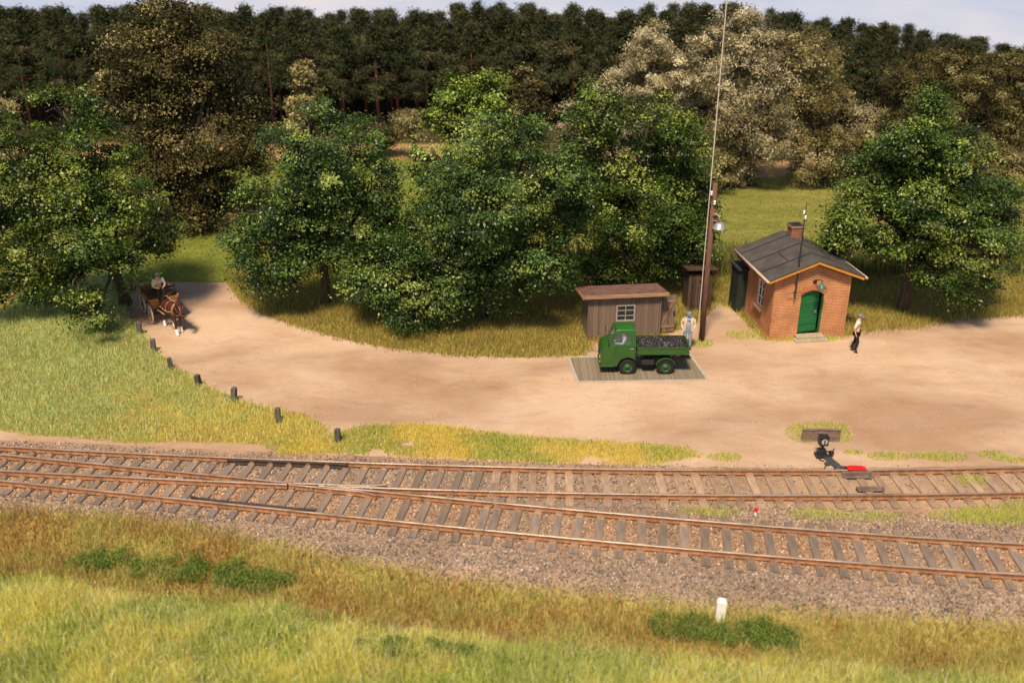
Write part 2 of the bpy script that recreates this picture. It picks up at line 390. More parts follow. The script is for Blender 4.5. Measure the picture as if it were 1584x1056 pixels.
sheet('field', -90, 90, 46, 116, .5, col_field, 'field')

ROAD = [(203,436),(350,437),(368,462),(400,484),(450,502),(520,521),(600,538),(700,549),(800,553),(905,549),(915,530),(1020,521),(1085,498),(1112,470),
        (1135,480),(1160,507),(1189,527),(1306,523),(1330,513),(1420,506),(1480,493),(1700,482),(2000,476),(2000,722),(1584,720),(1289,724),(1056,722),(761,713),
        (528,703),(347,696),(217,690),(0,680),(-300,664),(-300,650),(0,667),(150,681),(350,685),(425,690),(480,680),(510,666),(470,641),(400,629),(330,603),(270,567),(228,526),(203,483)]
def poly_sheet(name, pts, z, material, step=.35, jit=.05):
    w = [P(*p) for p in pts]; out = []
    for i in range(len(w)):
        a, b = w[i], w[(i + 1) % len(w)]; k = max(1, int((b - a).length / step))
        for q in range(k):
            p = a.lerp(b, q / k); out.append((p.x + random.uniform(-jit, jit), p.y + random.uniform(-jit, jit), z))
    bm = bmesh.new(); f = bm.faces.new([bm.verts.new(p) for p in out])
    bmesh.ops.triangulate(bm, faces=[f])
    for _ in range(7):
        es = [e for e in bm.edges if e.calc_length() > .9]
        if not es: break
        bmesh.ops.subdivide_edges(bm, edges=es, cuts=1); bmesh.ops.triangulate(bm, faces=[f for f in bm.faces if len(f.verts) > 3])
    me = bpy.data.meshes.new(name); bm.normal_update(); bm.to_mesh(me); bm.free()
    if me.polygons[0].normal.z < 0: me.flip_normals()
    co = np.empty(len(me.vertices) * 3); me.vertices.foreach_get('co', co); co = co.reshape(-1, 3)
    return me, co
def roadmat():
    m, t, b = newmat('dirt_surface'); L = t.links.new; tc = t.nodes.new('ShaderNodeTexCoord')
    def noise(s, d=6, st=(1, 1, 1), ro=.6, dist=0):
        mp = t.nodes.new('ShaderNodeMapping'); mp.inputs['Scale'].default_value = st; L(tc.outputs['Object'], mp.inputs[0])
        n = t.nodes.new('ShaderNodeTexNoise'); n.inputs['Scale'].default_value = s; n.inputs['Detail'].default_value = d; n.inputs['Roughness'].default_value = ro
        n.inputs['Distortion'].default_value = dist; L(mp.outputs[0], n.inputs[0]); return n.outputs[0]
    def ramp(src, p0, c0, p1, c1):
        r = t.nodes.new('ShaderNodeValToRGB'); r.color_ramp.elements[0].position = p0; r.color_ramp.elements[1].position = p1
        r.color_ramp.elements[0].color = c0; r.color_ramp.elements[1].color = c1; L(src, r.inputs[0]); return r.outputs[0]
    def mx(a, b_, f, mode='MIX'):
        n = t.nodes.new('ShaderNodeMix'); n.data_type = 'RGBA'; n.blend_type = mode
        if isinstance(f, float): n.inputs['Factor'].default_value = f
        else: L(f, n.inputs['Factor'])
        L(a, n.inputs['A']); L(b_, n.inputs['B']); return n.outputs['Result']
    base = ramp(noise(.22, 5, (.5, 1.1, 1), .55, .6), .36, (.36, .232, .155, 1), .64, (.54, .385, .275, 1))
    warm = ramp(noise(.45, 6, (1, 1, 1), .6), .45, (1, 1, 1, 1), .75, (.90, .82, .74, 1))
    gry = ramp(noise(.9, 6, (.6, 1.5, 1), .65, .8), .52, (1, 1, 1, 1), .74, (.84, .84, .87, 1))
    fine = ramp(noise(22, 6, ro=.85), .3, (.76, .75, .74, 1), .7, (1.16, 1.16, 1.16, 1))
    spk = ramp(noise(70, 2), .66, (1, 1, 1, 1), .72, (.7, .66, .6, 1))
    c = mx(base, warm, 1.0, 'MULTIPLY'); c = mx(c, gry, 1.0, 'MULTIPLY'); c = mx(c, fine, 1.0, 'MULTIPLY'); c = mx(c, spk, .6, 'MULTIPLY')
    L(c, b.inputs['Base Color']); b.inputs['Roughness'].default_value = .95; b.inputs['Specular IOR Level'].default_value = .08
    bp = t.nodes.new('ShaderNodeBump'); bp.inputs['Strength'].default_value = .55; bp.inputs['Distance'].default_value = .03
    L(noise(18, 6, ro=.75), bp.inputs['Height'])
    bp2 = t.nodes.new('ShaderNodeBump'); bp2.inputs['Strength'].default_value = .5; bp2.inputs['Distance'].default_value = .12
    L(noise(1.4, 3), bp2.inputs['Height']); L(bp.outputs[0], bp2.inputs['Normal']); L(bp2.outputs[0], b.inputs['Normal'])
    return m
me, co = poly_sheet('dirt_road', ROAD, .004, None)
me.materials.append(roadmat()); o = bpy.data.objects.new('dirt_road', me); COL.objects.link(o); tag(o, kind='structure')

# sky backdrop: a tall curved wall behind the wood, open sky with soft cloud
def skymat():
    m, t, b = newmat('sky_backdrop'); L = t.links.new; t.nodes.remove(b)
    tc = t.nodes.new('ShaderNodeTexCoord'); mp = t.nodes.new('ShaderNodeMapping'); mp.inputs['Scale'].default_value = (1, 1, 3.5); L(tc.outputs['Object'], mp.inputs[0])
    n = t.nodes.new('ShaderNodeTexNoise'); n.inputs['Scale'].default_value = .045; n.inputs['Detail'].default_value = 5; L(mp.outputs[0], n.inputs[0])
    r = t.nodes.new('ShaderNodeValToRGB'); r.color_ramp.elements[0].position = .38; r.color_ramp.elements[1].position = .62
    r.color_ramp.elements[0].color = (.50, .54, .66, 1); r.color_ramp.elements[1].color = (.72, .66, .67, 1); L(n.outputs[0], r.inputs[0])
    e = t.nodes.new('ShaderNodeEmission'); L(r.outputs[0], e.inputs[0]); e.inputs[1].default_value = .78
    L(e.outputs[0], t.nodes['Material Output'].inputs[0]); return m
b = MB(); rad = 110; nseg = 64; pts = []
for i in range(nseg + 1):
    a = R(-62 + 124 * i / nseg); pts.append((math.sin(a) * rad, math.cos(a) * rad))
vs = [(x, y, -1) for x, y in pts] + [(x, y, 38) for x, y in pts]; k = nseg + 1
b.add(vs, [(i, i + 1, i + 1 + k, i + k) for i in range(nseg)])
o = b.build('sky', skymat(), smooth=True); tag(o, kind='structure'); o.visible_shadow = True

# ------------------------------------------------------------------ railway
def rail_mesh(name, C, d, x0, x1, parent, mats=('rust', 'railtop'), flare=None, z0=.06):
    """rail with foot, web and head along centreline offset d"""
    n = max(6, int((x1 - x0) / .6)); prof = [(-.062, 0), (.062, 0), (.062, .018), (.012, .035), (.012, .115), (.036, .125), (.036, .155), (.028, .162), (-.028, .162), (-.036, .155), (-.036, .125), (-.012, .115), (-.012, .035), (-.062, .018)]
    b = MB(); k = len(prof); vs = []
    for i in range(n + 1):
        x = x0 + (x1 - x0) * i / n; dd = d
        if flare: dd = d + flare(i / n)
        s = cs(C, x); L = math.hypot(1, s); nx, ny = -s / L, 1 / L
        cx, cyy = x + nx * dd, cy(C, x) + ny * dd
        vs += [(cx + nx * a, cyy + ny * a, z0 + h) for a, h in prof]
    fs = []; ms = []
    for i in range(n):
        for j in range(k):
            fs.append((i*k + j, i*k + (j+1) % k, (i+1)*k + (j+1) % k, (i+1)*k + j)); ms.append(1 if j in (7, 8) else 0)
    fs += [tuple(range(k)), tuple(range(n*k, n*k + k))]; ms += [0, 0]
    b.v = vs; b.f = fs; b.m = ms
    o = b.build(name, list(mats), parent); return o
G = .7525
SLEEPERS = []   # (cx, cy, dirx, diry, halflen, halfwid)
turnout = empty('railway_turnout', (-13, 26.6, 0), 0, 'rusty railway turnout with crossing frog and dark guard rails on long sleepers', 'railway switch')
siding = empty('railway_track', (12, cy(C_up, 12), 0), 0, 'upper rusty railway track with sand covered sleepers beside the dirt yard', 'railway track')
mainl = empty('railway_track', (12, cy(C_lo, 12), 0), 0, 'lower rusty railway track with grey sleepers in stone ballast nearest the front grass', 'railway track')
def put(o, root):      # children were built in world coordinates
    o.parent = root; o.matrix_parent_inverse = Matrix.Translation(-Vector(root.location))
    return o
GAP = .012
for C, root in ((C_up, siding), (C_lo, mainl)):
    for d in (G, -G): put(rail_mesh('rail', C, d, XJ + GAP + .1 * (d > 0), XR, None), root)
put(rail_mesh('rail', C_up, G, XL, XJ - GAP + .1, None), turnout)
put(rail_mesh('rail', C_lo, -G, XL, XJ - GAP, None), turnout)
# frog at the crossing of the two inner rails
def diff(x): return (cy(C_up, x) - G) - (cy(C_lo, x) + G)
xs = np.linspace(-16, -1, 600); XF = float(xs[np.argmin([abs(diff(x)) for x in xs])])
fl = lambda s: (lambda t: s * .10 * max(0, (t - .75) / .25) ** 1.5)
put(rail_mesh('rail', C_up, -G, XF + .15, XJ - GAP, None), turnout)
put(rail_mesh('rail', C_lo, G, XF + .15, XJ - GAP, None), turnout)
put(rail_mesh('rail', C_up, -G, XL, XF - .9, None), turnout)
put(rail_mesh('rail', C_lo, G, XL, XF - .9, None), turnout)
# wing rails bend past the nose
def wing(C, d, x0, x1, C2, d2, sgn):
    n = 24; vs = []
    prof = [(-.062, 0), (.062, 0), (.062, .018), (.012, .035), (.012, .115), (.036, .125), (.036, .155), (.028, .162), (-.028, .162), (-.036, .155), (-.036, .125), (-.012, .115), (-.012, .035), (-.062, .018)]
    b = MB(); k = len(prof)
    for i in range(n + 1):
        x = x0 + (x1 - x0) * i / n; t = i / n
        ya = cy(C, x) + d; yb = cy(C2, x) + d2 + sgn * .095
        y = (max(ya, yb) if sgn > 0 else min(ya, yb))
        if t > .82: y += sgn * .12 * ((t - .82) / .18)
        vs += [(x, y + a, .06 + h) for a, h in prof]
    for i in range(n):
        for j in range(k):
            b.f.append((i*k + j, i*k + (j+1) % k, (i+1)*k + (j+1) % k, (i+1)*k + j)); b.m.append(1 if j in (7, 8) else 0)
    b.f += [tuple(range(k)), tuple(range(n*k, n*k + k))]; b.m += [0, 0]; b.v = vs
    return put(b.build('wing_rail', ['rust', 'railtop']), turnout)
wing(C_lo, G, XF - .9, XF + 2.3, C_up, -G, 1)
wing(C_up, -G, XF - .9, XF + 2.0, C_lo, G, -1)
gfl = lambda t: 0
x0g, x1g = P(346, 716, .22).x, P(536, 719, .22).x
put(rail_mesh('guard_rail', C_up, G - .115, x0g, x1g, None, ('guard', 'guard'), lambda t: -.05 * max(0, abs(t - .5) * 2 - .85) / .15), turnout)
x0g, x1g = P(299, 768, .22).x, P(495, 786, .22).x
put(rail_mesh('guard_rail', C_lo, -G + .125, x0g, x1g, None, ('guard', 'guard'), lambda t: .05 * max(0, abs(t - .5) * 2 - .85) / .15), turnout)
# sleepers: local +Y across the track, origin at centre of top
def tie_mesh(half, chairs, mats, cut=0):
    b = MB(); w = .125
    b.box((0, -cut / 2, -.07), (.25, half * 2 - cut, .14), mi=0)
    for c in chairs:
        b.box((0, c, .015), (.19, .44, .03), mi=1)
        for s_ in (-.1, .1): b.box((0, c + s_ * 1.15, .045), (.15, .08, .07), mi=1); b.tube([(0, c + s_ * 1.3, .05), (0, c + s_ * 1.3, .12)], .028, 6, mi=1)
    o = b.build('sleeper', list(mats)); return o
def place_tie(proto, first, x, y, ang, root):
    o = proto if first else proto.copy()
    if not first: COL.objects.link(o)
    o.parent = root; o.location = Vector((x, y, .06)) - Vector(root.location); o.rotation_euler = (random.uniform(-.008, .008), 0, ang)
    return o
for C, root, ms, x0, sp in ((C_up, siding, ('tiesand', 'chair'), XJ + .18, .60), (C_lo, mainl, ('tie', 'chair'), XJ + .18, .635)):
    pr = tie_mesh(1.27, (G, -G), ms, .36 if C is C_up else 0); i = 0; x = x0
    while x < 23:
        a = math.atan(cs(C, x)) + random.uniform(-.012, .012)
        place_tie(pr, i == 0, x, cy(C, x), a, root); SLEEPERS.append((x, cy(C, x), -math.sin(a), math.cos(a), 1.3, .14)); x += sp + random.uniform(-.02, .02); i += 1
x = XJ - .17; i = 0
while x > -23.5:
    a = math.atan(cs(C_lo, x)); nx, ny = -math.sin(a), math.cos(a)
    yl = cy(C_lo, x); 
    # find where the perpendicular meets the upper track
    tu = 0
    for _ in range(6): tu = (cy(C_up, x + nx * tu) - yl) / ny
    lo, hi = -G - .52, tu + G + .2 + random.uniform(-.04, .04)
    mid = (lo + hi) / 2; half = (hi - lo) / 2
    ch = sorted({round(v, 2) for v in (-G, G, tu - G, tu + G)})
    t_ = tie_mesh(half, [c - mid for c in ch], ('tie', 'chair'))
    t_.parent = turnout; t_.location = Vector((x + nx * mid, yl + ny * mid, .06)) - Vector(turnout.location); t_.rotation_euler = (0, 0, a)
    SLEEPERS.append((x + nx * mid, yl + ny * mid, nx, ny, half + .03, .14)); x -= .635 if i else .62; i += 1

# ballast stones
def stones(name, X, Y, Z, size, cols, material):
    n = len(X); base = np.array([(1,0,0),(-1,0,0),(0,1,0),(0,-1,0),(0,0,1),(0,0,-1)], float)
    fc = np.array([(0,2,4),(2,1,4),(1,3,4),(3,0,4),(2,0,5),(1,2,5),(3,1,5),(0,3,5)])
    v = base[None] * (1 + RNG.uniform(-.35, .35, (n, 6, 1))) * np.array([1, 1, .75]) * size[:, None, None]
    v += RNG.uniform(-.25, .25, (n, 6, 3)) * size[:, None, None]
    a = RNG.uniform(0, 6.283, n); c, s = np.cos(a), np.sin(a); x = v[..., 0] * c[:, None] - v[..., 1] * s[:, None]; y = v[..., 0] * s[:, None] + v[..., 1] * c[:, None]
    v[..., 0] = x; v[..., 1] = y; v += np.stack([X, Y, Z], 1)[:, None, :]
    f = (fc[None] + (np.arange(n) * 6)[:, None, None]).ravel()
    return npmesh(name, v.reshape(-1, 3), f, np.full(n * 8, 3), material, np.repeat(cols, 6, 0))
M_['stonecol'] = leafmat('ballast_stone', .85, .15, 0.0)
N = 330000
X = RNG.uniform(-20, 20, N); Y = RNG.uniform(19, 31, N); px, py = pxy(X, Y)
be = np.interp(px, *zip(*BALL_EDGE)); u = np.polyval(C_up, X) - Y; ul = np.polyval(C_lo, X) - Y
keep = (py < be + RNG.normal(0, 7, N)) & (u > -1.35 + RNG.normal(0, .12, N)) & (px > -60) & (px < 1650)
sandy = np.clip((px - 850) / 350, 0, 1) * np.clip((ul + 1.9) / -.6, 0, 1) * .93
keep &= RNG.uniform(0, 1, N) > sandy
for (sx, sy, dx, dy, hl, hw) in SLEEPERS:
    al = (X - sx) * dx + (Y - sy) * dy; ac = (X - sx) * dy - (Y - sy) * dx
    keep &= ~((np.abs(al) < hl) & (np.abs(ac) < hw))
X, Y = X[keep], Y[keep]; n = len(X)
pal = np.array([(.24, .175, .135), (.31, .235, .185), (.17, .135, .12), (.46, .38, .31), (.27, .17, .11), (.10, .082, .078), (.29, .20, .145)])
cols = pal[RNG.integers(0, len(pal), n)] * RNG.uniform(.75, 1.25, (n, 1))
ul = np.polyval(C_lo, X) - Y; gr = np.clip((ul - 1.2) / 1.2, 0, 1)[:, None]; ru = (np.clip(1.35 - np.abs(ul), 0, .5) * 2 * fbm(X, Y, 1.5, 71) * 1.1)[:, None]; cols = cols * (1 - ru) + cols.mean(1, keepdims=True) * np.array([1.75, 1.0, .58]) * ru; cols = cols * (.7 + .6 * fbm(X, Y, .7, 72))[:, None]; cols = cols * (1 - gr * .5) + (cols.mean(1, keepdims=True) * np.array([1.0, .88, .78])) * gr * .5
o = stones('ballast', X, Y, gz(X, Y) + RNG.uniform(-.025, .02, n), RNG.uniform(.016, .042, n) * (1 + .3 * (RNG.uniform(0, 1, n) < .1)), cols, 'stonecol')
tag(o, 'brown and grey crushed stone ballast filling the space between the rusty rails', 'ballast', kind='stuff')

# loose grit on the yard
N = 26000; X = RNG.uniform(-22, 24, N); Y = RNG.uniform(28.5, 47, N); px, py = pxy(X, Y)
k = inpoly(px, py, ROAD) & (vnoise(X, Y, 1.7, 33) > .45); X, Y = X[k], Y[k]; n = len(X)
cols = np.array([(.42, .30, .2), (.55, .42, .3), (.3, .2, .13)])[RNG.integers(0, 3, n)]
o = stones('grit', X, Y, np.full(n, .006), RNG.uniform(.006, .02, n) * (1 + 1.2 * (RNG.uniform(0, 1, n) < .03)), cols, 'stonecol'); tag(o, 'fine loose grit scattered over the dirt yard', 'grit', kind='stuff')

# ------------------------------------------------------------------ grass
BR = dict(meadow_grass=1.6, strip_grass=1.6, bank_grass=1.4, ditch_grass=1.2, tuft_grass=1.5, field_grass=1.3, verge_grass=1.3)
def blades(name, X, Y, Hh, cols, label, cat='grass', width=.018, lean=.45, zf=gz, kind='stuff'):
    n = len(X); Z = zf(X, Y) if zf else np.zeros(n); cols = np.minimum(np.asarray(cols) * BR.get(name, 1.0), .8)
    a = RNG.uniform(0, 6.283, n); w = width * RNG.uniform(.6, 1.4, n); la = RNG.uniform(0, 6.283, n); ln = Hh * np.abs(RNG.normal(0, lean, n))
    wx, wy = np.cos(a) * w / 2, np.sin(a) * w / 2; lx, ly = np.cos(la) * ln, np.sin(la) * ln
    hh = np.sqrt(np.maximum(Hh ** 2 - (ln * .8) ** 2, (Hh * .35) ** 2))
    v = np.empty((n, 5, 3))
    v[:, 0] = np.stack([X - wx, Y - wy, Z - .01], 1); v[:, 1] = np.stack([X + wx, Y + wy, Z - .01], 1)
    v[:, 2] = np.stack([X + wx * .8 + lx * .35, Y + wy * .8 + ly * .35, Z + hh * .6], 1)
    v[:, 3] = np.stack([X - wx * .8 + lx * .35, Y - wy * .8 + ly * .35, Z + hh * .6], 1)
    v[:, 4] = np.stack([X + lx, Y + ly, Z + hh], 1)
    q = np.array([0, 1, 2, 3, 3, 2, 4]); f = (q[None] + (np.arange(n) * 5)[:, None]).ravel()
    sz = np.tile([4, 3], n)
    o = npmesh(name, v.reshape(-1, 3), f, sz, 'grass', np.repeat(cols, 5, 0))
    return tag(o, label, cat, kind=kind)
def scatter(n, x0, x1, y0, y1, tests, excl=()):
    X = RNG.uniform(x0, x1, n); Y = RNG.uniform(y0, y1, n); 
    px, py = pxy(X, Y); px = px + RNG.normal(0, 4, n); py = py + RNG.normal(0, 2.2, n); k = np.zeros(n, bool)
    for t in tests:
        if isinstance(t, list): k |= inpoly(px, py, t)
        else:
            cx, c_y, rx, ry = t; k |= (((px - cx) / rx) ** 2 + ((py - c_y) / ry) ** 2) < RNG.uniform(.3, 1.2, n)
    for c, hw, hd, yaw in excl:
        dx, dy = X - c[0], Y - c[1]; a = dx * math.cos(yaw) + dy * math.sin(yaw); b_ = -dx * math.sin(yaw) + dy * math.cos(yaw)
        k &= ~((np.abs(a) < hw) & (np.abs(b_) < hd))
    return X[k], Y[k]
def pick(pal, n, w=None, var=.2):
    pal = np.array(pal); return pal[RNG.choice(len(pal), n, p=w)] * RNG.uniform(1 - var, 1 + var, (n, 1))
# left meadow
G1 = [(-300,415),(200,425),(200,452),(199,485),(228,528),(270,568),(330,604),(400,630),(470,642),(512,666),(480,680),(425,690),(350,684),(150,679),(0,666),(-300,650)]
X, Y = scatter(190000, -24, -5, 29, 49, [G1]); n = len(X); px, py = pxy(X, Y)
green = pick([(.19, .25, .06), (.27, .34, .10), (.38, .42, .17), (.50, .50, .28)], n)
gold = pick([(.48, .42, .11), (.60, .50, .16), (.42, .40, .10), (.45, .30, .09)], n)
t = np.clip((px - 170) / 260 + (py - 600) / 110 + (fbm(X, Y, 2.0, 21) - .5) * 2.2, 0, 1)
cols = np.where((RNG.uniform(0, 1, n) < t)[:, None], gold, green)
blades('meadow_grass', X, Y, RNG.uniform(.10, .26, n) * (.7 + .6 * fbm(X, Y, 1.3, 22)), cols, 'green and golden meadow grass filling the left side beside the wooden posts')
# verge behind the road
HUT_C = (11.27, 39.06); HUT_YAW = R(7); SHED_C = (3.32, 38.92); SHED_YAW = R(6.5)
def loc2w(c, yaw, x, y): return (c[0] + x * math.cos(yaw) - y * math.sin(yaw), c[1] + x * math.sin(yaw) + y * math.cos(yaw))
ex = [(loc2w(HUT_C, HUT_YAW, 1.71, 1.9), 1.75, 1.95, HUT_YAW), (loc2w(SHED_C, SHED_YAW, 1.6, .9), 1.6, .92, SHED_YAW)]
G2 = [(345,400),(352,437),(370,464),(402,486),(450,504),(520,524),(600,541),(700,552),(800,556),(870,553),(905,551),(925,533),(1020,521),(1085,498),(1110,468),(1100,400)]
G3 = [(1095,400),(1112,466),(1135,478),(1162,508),(1189,529),(1192,400)]
G4 = [(1290,420),(1308,524),(1330,516),(1420,509),(1480,496),(1700,485),(2000,480),(2000,410)]
X, Y = scatter(200000, -17, 30, 37, 48, [G2, G3, G4], ex); n = len(X)
cols = pick([(.30, .24, .05), (.38, .29, .08), (.22, .22, .05), (.30, .17, .05), (.17, .20, .05), (.44, .36, .13)], n)
blades('verge_grass', X, Y, RNG.uniform(.12, .34, n) * (.6 + .8 * fbm(X, Y, 1.1, 23)), cols, 'dry golden brown grass verge under the row of leafy trees', zf=None)
# strip between yard and track + tufts
G5 = [(425,703),(445,688),(500,676),(560,661),(640,657),(720,665),(800,676),(900,683),(1000,690),(1062,693),(1085,706),(1000,719),(850,716),(700,709),(520,701)]
X, Y = scatter(150000, -9, 8, 28, 33.5, [G5]); n = len(X)
d_ = fbm(X, Y, 1.1, 24); k = d_ > .2; X, Y, d_ = X[k], Y[k], d_[k]; n = len(X)
g = pick([(.24, .30, .06), (.32, .36, .10), (.18, .25, .07)], n); y_ = pick([(.55, .43, .10), (.48, .40, .09), (.58, .38, .13)], n)
cols = np.where((RNG.uniform(0, 1, n) < np.clip(2.1 - 2.5 * fbm(X, Y, 2.6, 25), 0.15, .95))[:, None], y_, g)
blades('strip_grass', X, Y, RNG.uniform(.07, .19, n) * (.5 + d_), cols, 'thin strip of yellow green grass between dirt yard and upper track', zf=None)
T = [(1240,672,22,12),(1270,660,40,5),(1302,673,14,10),(1375,707,30,6),(1460,707,35,7),(1535,704,20,5),(1120,708,24,6),(1500,743,22,8),(1098,793,44,7),(1262,797,40,8),(1350,801,48,6),(1500,799,60,10),(1545,797,60,15),(1610,792,50,18),(1430,706,22,4),(1570,712,30,4),(1320,700,14,3),
     (1240,525,60,4),(1085,532,16,6),(1160,519,35,6),(440,690,26,8),(215,683,40,2.5),(100,672,60,3)]
XX, YY = [], []
for (a_, b_, rx_, ry_) in T:
    q = P(a_, b_); ex1 = abs(P(a_ + rx_, b_).x - q.x); ey1 = abs(P(a_, b_ - ry_).y - q.y); m_ = int(2600 * ex1 * ey1) + 120
    t_ = RNG.uniform(0, 6.283, m_); rr_ = RNG.uniform(0, 1.25, m_) ** .6
    XX.append(q.x + np.cos(t_) * rr_ * ex1); YY.append(q.y + np.sin(t_) * rr_ * ey1)
X, Y = np.concatenate(XX), np.concatenate(YY)
dx_, dy_ = X - ex[0][0][0], Y - ex[0][0][1]; k = ~((np.abs(dx_ * math.cos(HUT_YAW) + dy_ * math.sin(HUT_YAW)) < 1.73) & (np.abs(-dx_ * math.sin(HUT_YAW) + dy_ * math.cos(HUT_YAW)) < 1.93)); X, Y = X[k], Y[k]; n = len(X)
cols = pick([(.46, .44, .10), (.34, .40, .09), (.26, .34, .09), (.52, .42, .14)], n)
blades('tuft_grass', X, Y, RNG.uniform(.05, .20, n), cols, 'small yellow green grass tufts dotted about the yard edge and tracks', zf=None, width=.014)
# ditch: dry brown grass
be = lambda q: [(a, b_ + q) for a, b_ in BALL_EDGE]
G7 = be(6) + [(a, b_ + 14) for a, b_ in reversed(CREST)]
X = RNG.uniform(-20, 20, 330000); Y = RNG.uniform(15, 28, 330000); px, py = pxy(X, Y)
k = inpoly(px + RNG.normal(0, 5, len(X)), py + RNG.normal(0, 7, len(X)), G7) & (px > -80) & (px < 1680); X, Y, px, py = X[k], Y[k], px[k], py[k]; n = len(X)
if n > 130000: s_ = RNG.choice(n, 130000, False); X, Y, px, py = X[s_], Y[s_], px[s_], py[s_]; n = 130000
br = pick([(.38, .20, .065), (.30, .14, .05), (.48, .31, .11), (.34, .23, .08)], n); go = pick([(.50, .42, .14), (.40, .38, .11), (.58, .48, .20), (.28, .30, .08)], n)
t = np.clip(.62 - (px / 1584) * .55 + (fbm(X, Y, 1.8, 26) - .5) * 2.4, 0, 1)
cols = np.where((RNG.uniform(0, 1, n) < t)[:, None], br, go)
blades('ditch_grass', X, Y, RNG.uniform(.09, .42, n) * (.45 + 1.1 * fbm(X, Y, .8, 27)), cols, 'brown and golden dry grass in the ditch below the stone ballast', lean=.7)
# front bank: fresh green
G8 = [(a, b_ + 2) for a, b_ in CREST] + [(2200, 1500), (-600, 1500)]
X = RNG.uniform(-17, 17, 420000); Y = RNG.uniform(14.5, 25.5, 420000); px, py = pxy(X, Y)
k = inpoly(px, py + RNG.normal(0, 6, len(X)), G8) & (px > -90) & (px < 1690) & (py < 1190); X, Y = X[k], Y[k]; n = len(X)
if n > 160000: s_ = RNG.choice(n, 160000, False); X, Y = X[s_], Y[s_]; n = 160000
g = pick([(.30, .36, .07), (.40, .44, .11), (.17, .23, .05), (.52, .52, .20)], n); y_ = pick([(.62, .55, .14), (.58, .52, .12), (.70, .62, .28), (.44, .34, .09)], n)
f_ = fbm(X, Y, 1.9, 28)
cols = np.where((RNG.uniform(0, 1, n) < np.clip(.55 + (f_ - .5) * 4.2, .12, .92))[:, None], y_, g)
cols[RNG.uniform(0, 1, n) < .012] = (.62, .50, .42)
blades('bank_grass', X, Y, RNG.uniform(.14, .46, n) * (.4 + 1.2 * fbm(X, Y, .9, 29)), cols, 'fresh yellow green grass on the bank nearest the viewer', width=.017, lean=.6)
for nm, (ya, yb), (lo, hi), m_, pal, lab in (('long_bank_grass', (14.5, 21.5), (.35, .75), 9000, [(.62, .56, .26), (.45, .48, .16), (.70, .62, .42), (.30, .36, .10)], 'long loose pale grass stalks standing out of the front bank'),
        ('long_ditch_grass', (18, 27), (.3, .6), 8000, [(.62, .48, .18), (.50, .28, .08), (.55, .50, .20), (.40, .42, .12)], 'long bent straw coloured stalks in the ditch grass'),
        ('long_meadow_grass', (30, 40), (.2, .4), 5000, [(.62, .58, .28), (.45, .48, .18), (.60, .48, .18)], 'long pale stalks standing in the left meadow')):
    X = RNG.uniform(-17 if ya < 30 else -24, 17 if ya < 30 else -6, m_ * 3); Y = RNG.uniform(ya, yb, m_ * 3); px, py = pxy(X, Y)
    k = inpoly(px, py, G8 if 'bank' in nm else G7 if 'ditch' in nm else G1) & (fbm(X, Y, 1.2, 80) > .42); X, Y = X[k][:m_], Y[k][:m_]; n = len(X)
    blades(nm, X, Y, RNG.uniform(lo, hi, n), pick(pal, n), lab, lean=.8, width=.015)
X = RNG.uniform(-15, 15, 2600); Y = RNG.uniform(15, 24, 2600); px, py = pxy(X, Y); k = inpoly(px, py, G8) & (fbm(X, Y, 1.6, 81) > .5); X, Y = X[k], Y[k]; n = len(X)
o = stones('seed_heads', X, Y, gz(X, Y) + RNG.uniform(.22, .42, n), RNG.uniform(.012, .026, n), pick([(.62, .55, .46), (.70, .64, .50), (.52, .42, .30)], n), 'stonecol'); tag(o, 'pale seed heads floating among the front bank grass', 'seed heads', kind='stuff')
# standing crop row at the back of the yard
def rowgrass(x0, x1, y0, y1, n):
    return RNG.uniform(x0, x1, n), RNG.uniform(y0, y1, n)
Xs, Ys = [], []
for x0, x1, n_ in ((8.5, 18.5, 7000), (18.5, 30, 6000), (-12, 8, 3000)):
    a, b_ = rowgrass(x0, x1, 47.0, 49.5, n_); Xs.append(a); Ys.append(b_)
X = np.concatenate(Xs); Y = np.concatenate(Ys); n = len(X)
blades('maize_row', X, Y, RNG.uniform(.5, 1.5, n), pick([(.34, .27, .10), (.17, .22, .05), (.44, .33, .16), (.12, .17, .035), (.22, .28, .06)], n), 'dry tan maize stalks along the edge of the field behind the brick hut', 'crop', width=.07, lean=.3, zf=None)
X = RNG.uniform(-40, 45, 42000); Y = RNG.uniform(46, 66, 42000); n = len(X)
blades('field_grass', X, Y, RNG.uniform(.03, .08, n), pick([(.15, .15, .035), (.18, .17, .045), (.22, .19, .06)], n), 'short green crop growing in the wide field beyond the trees', 'crop', width=.06, lean=.5, zf=None)

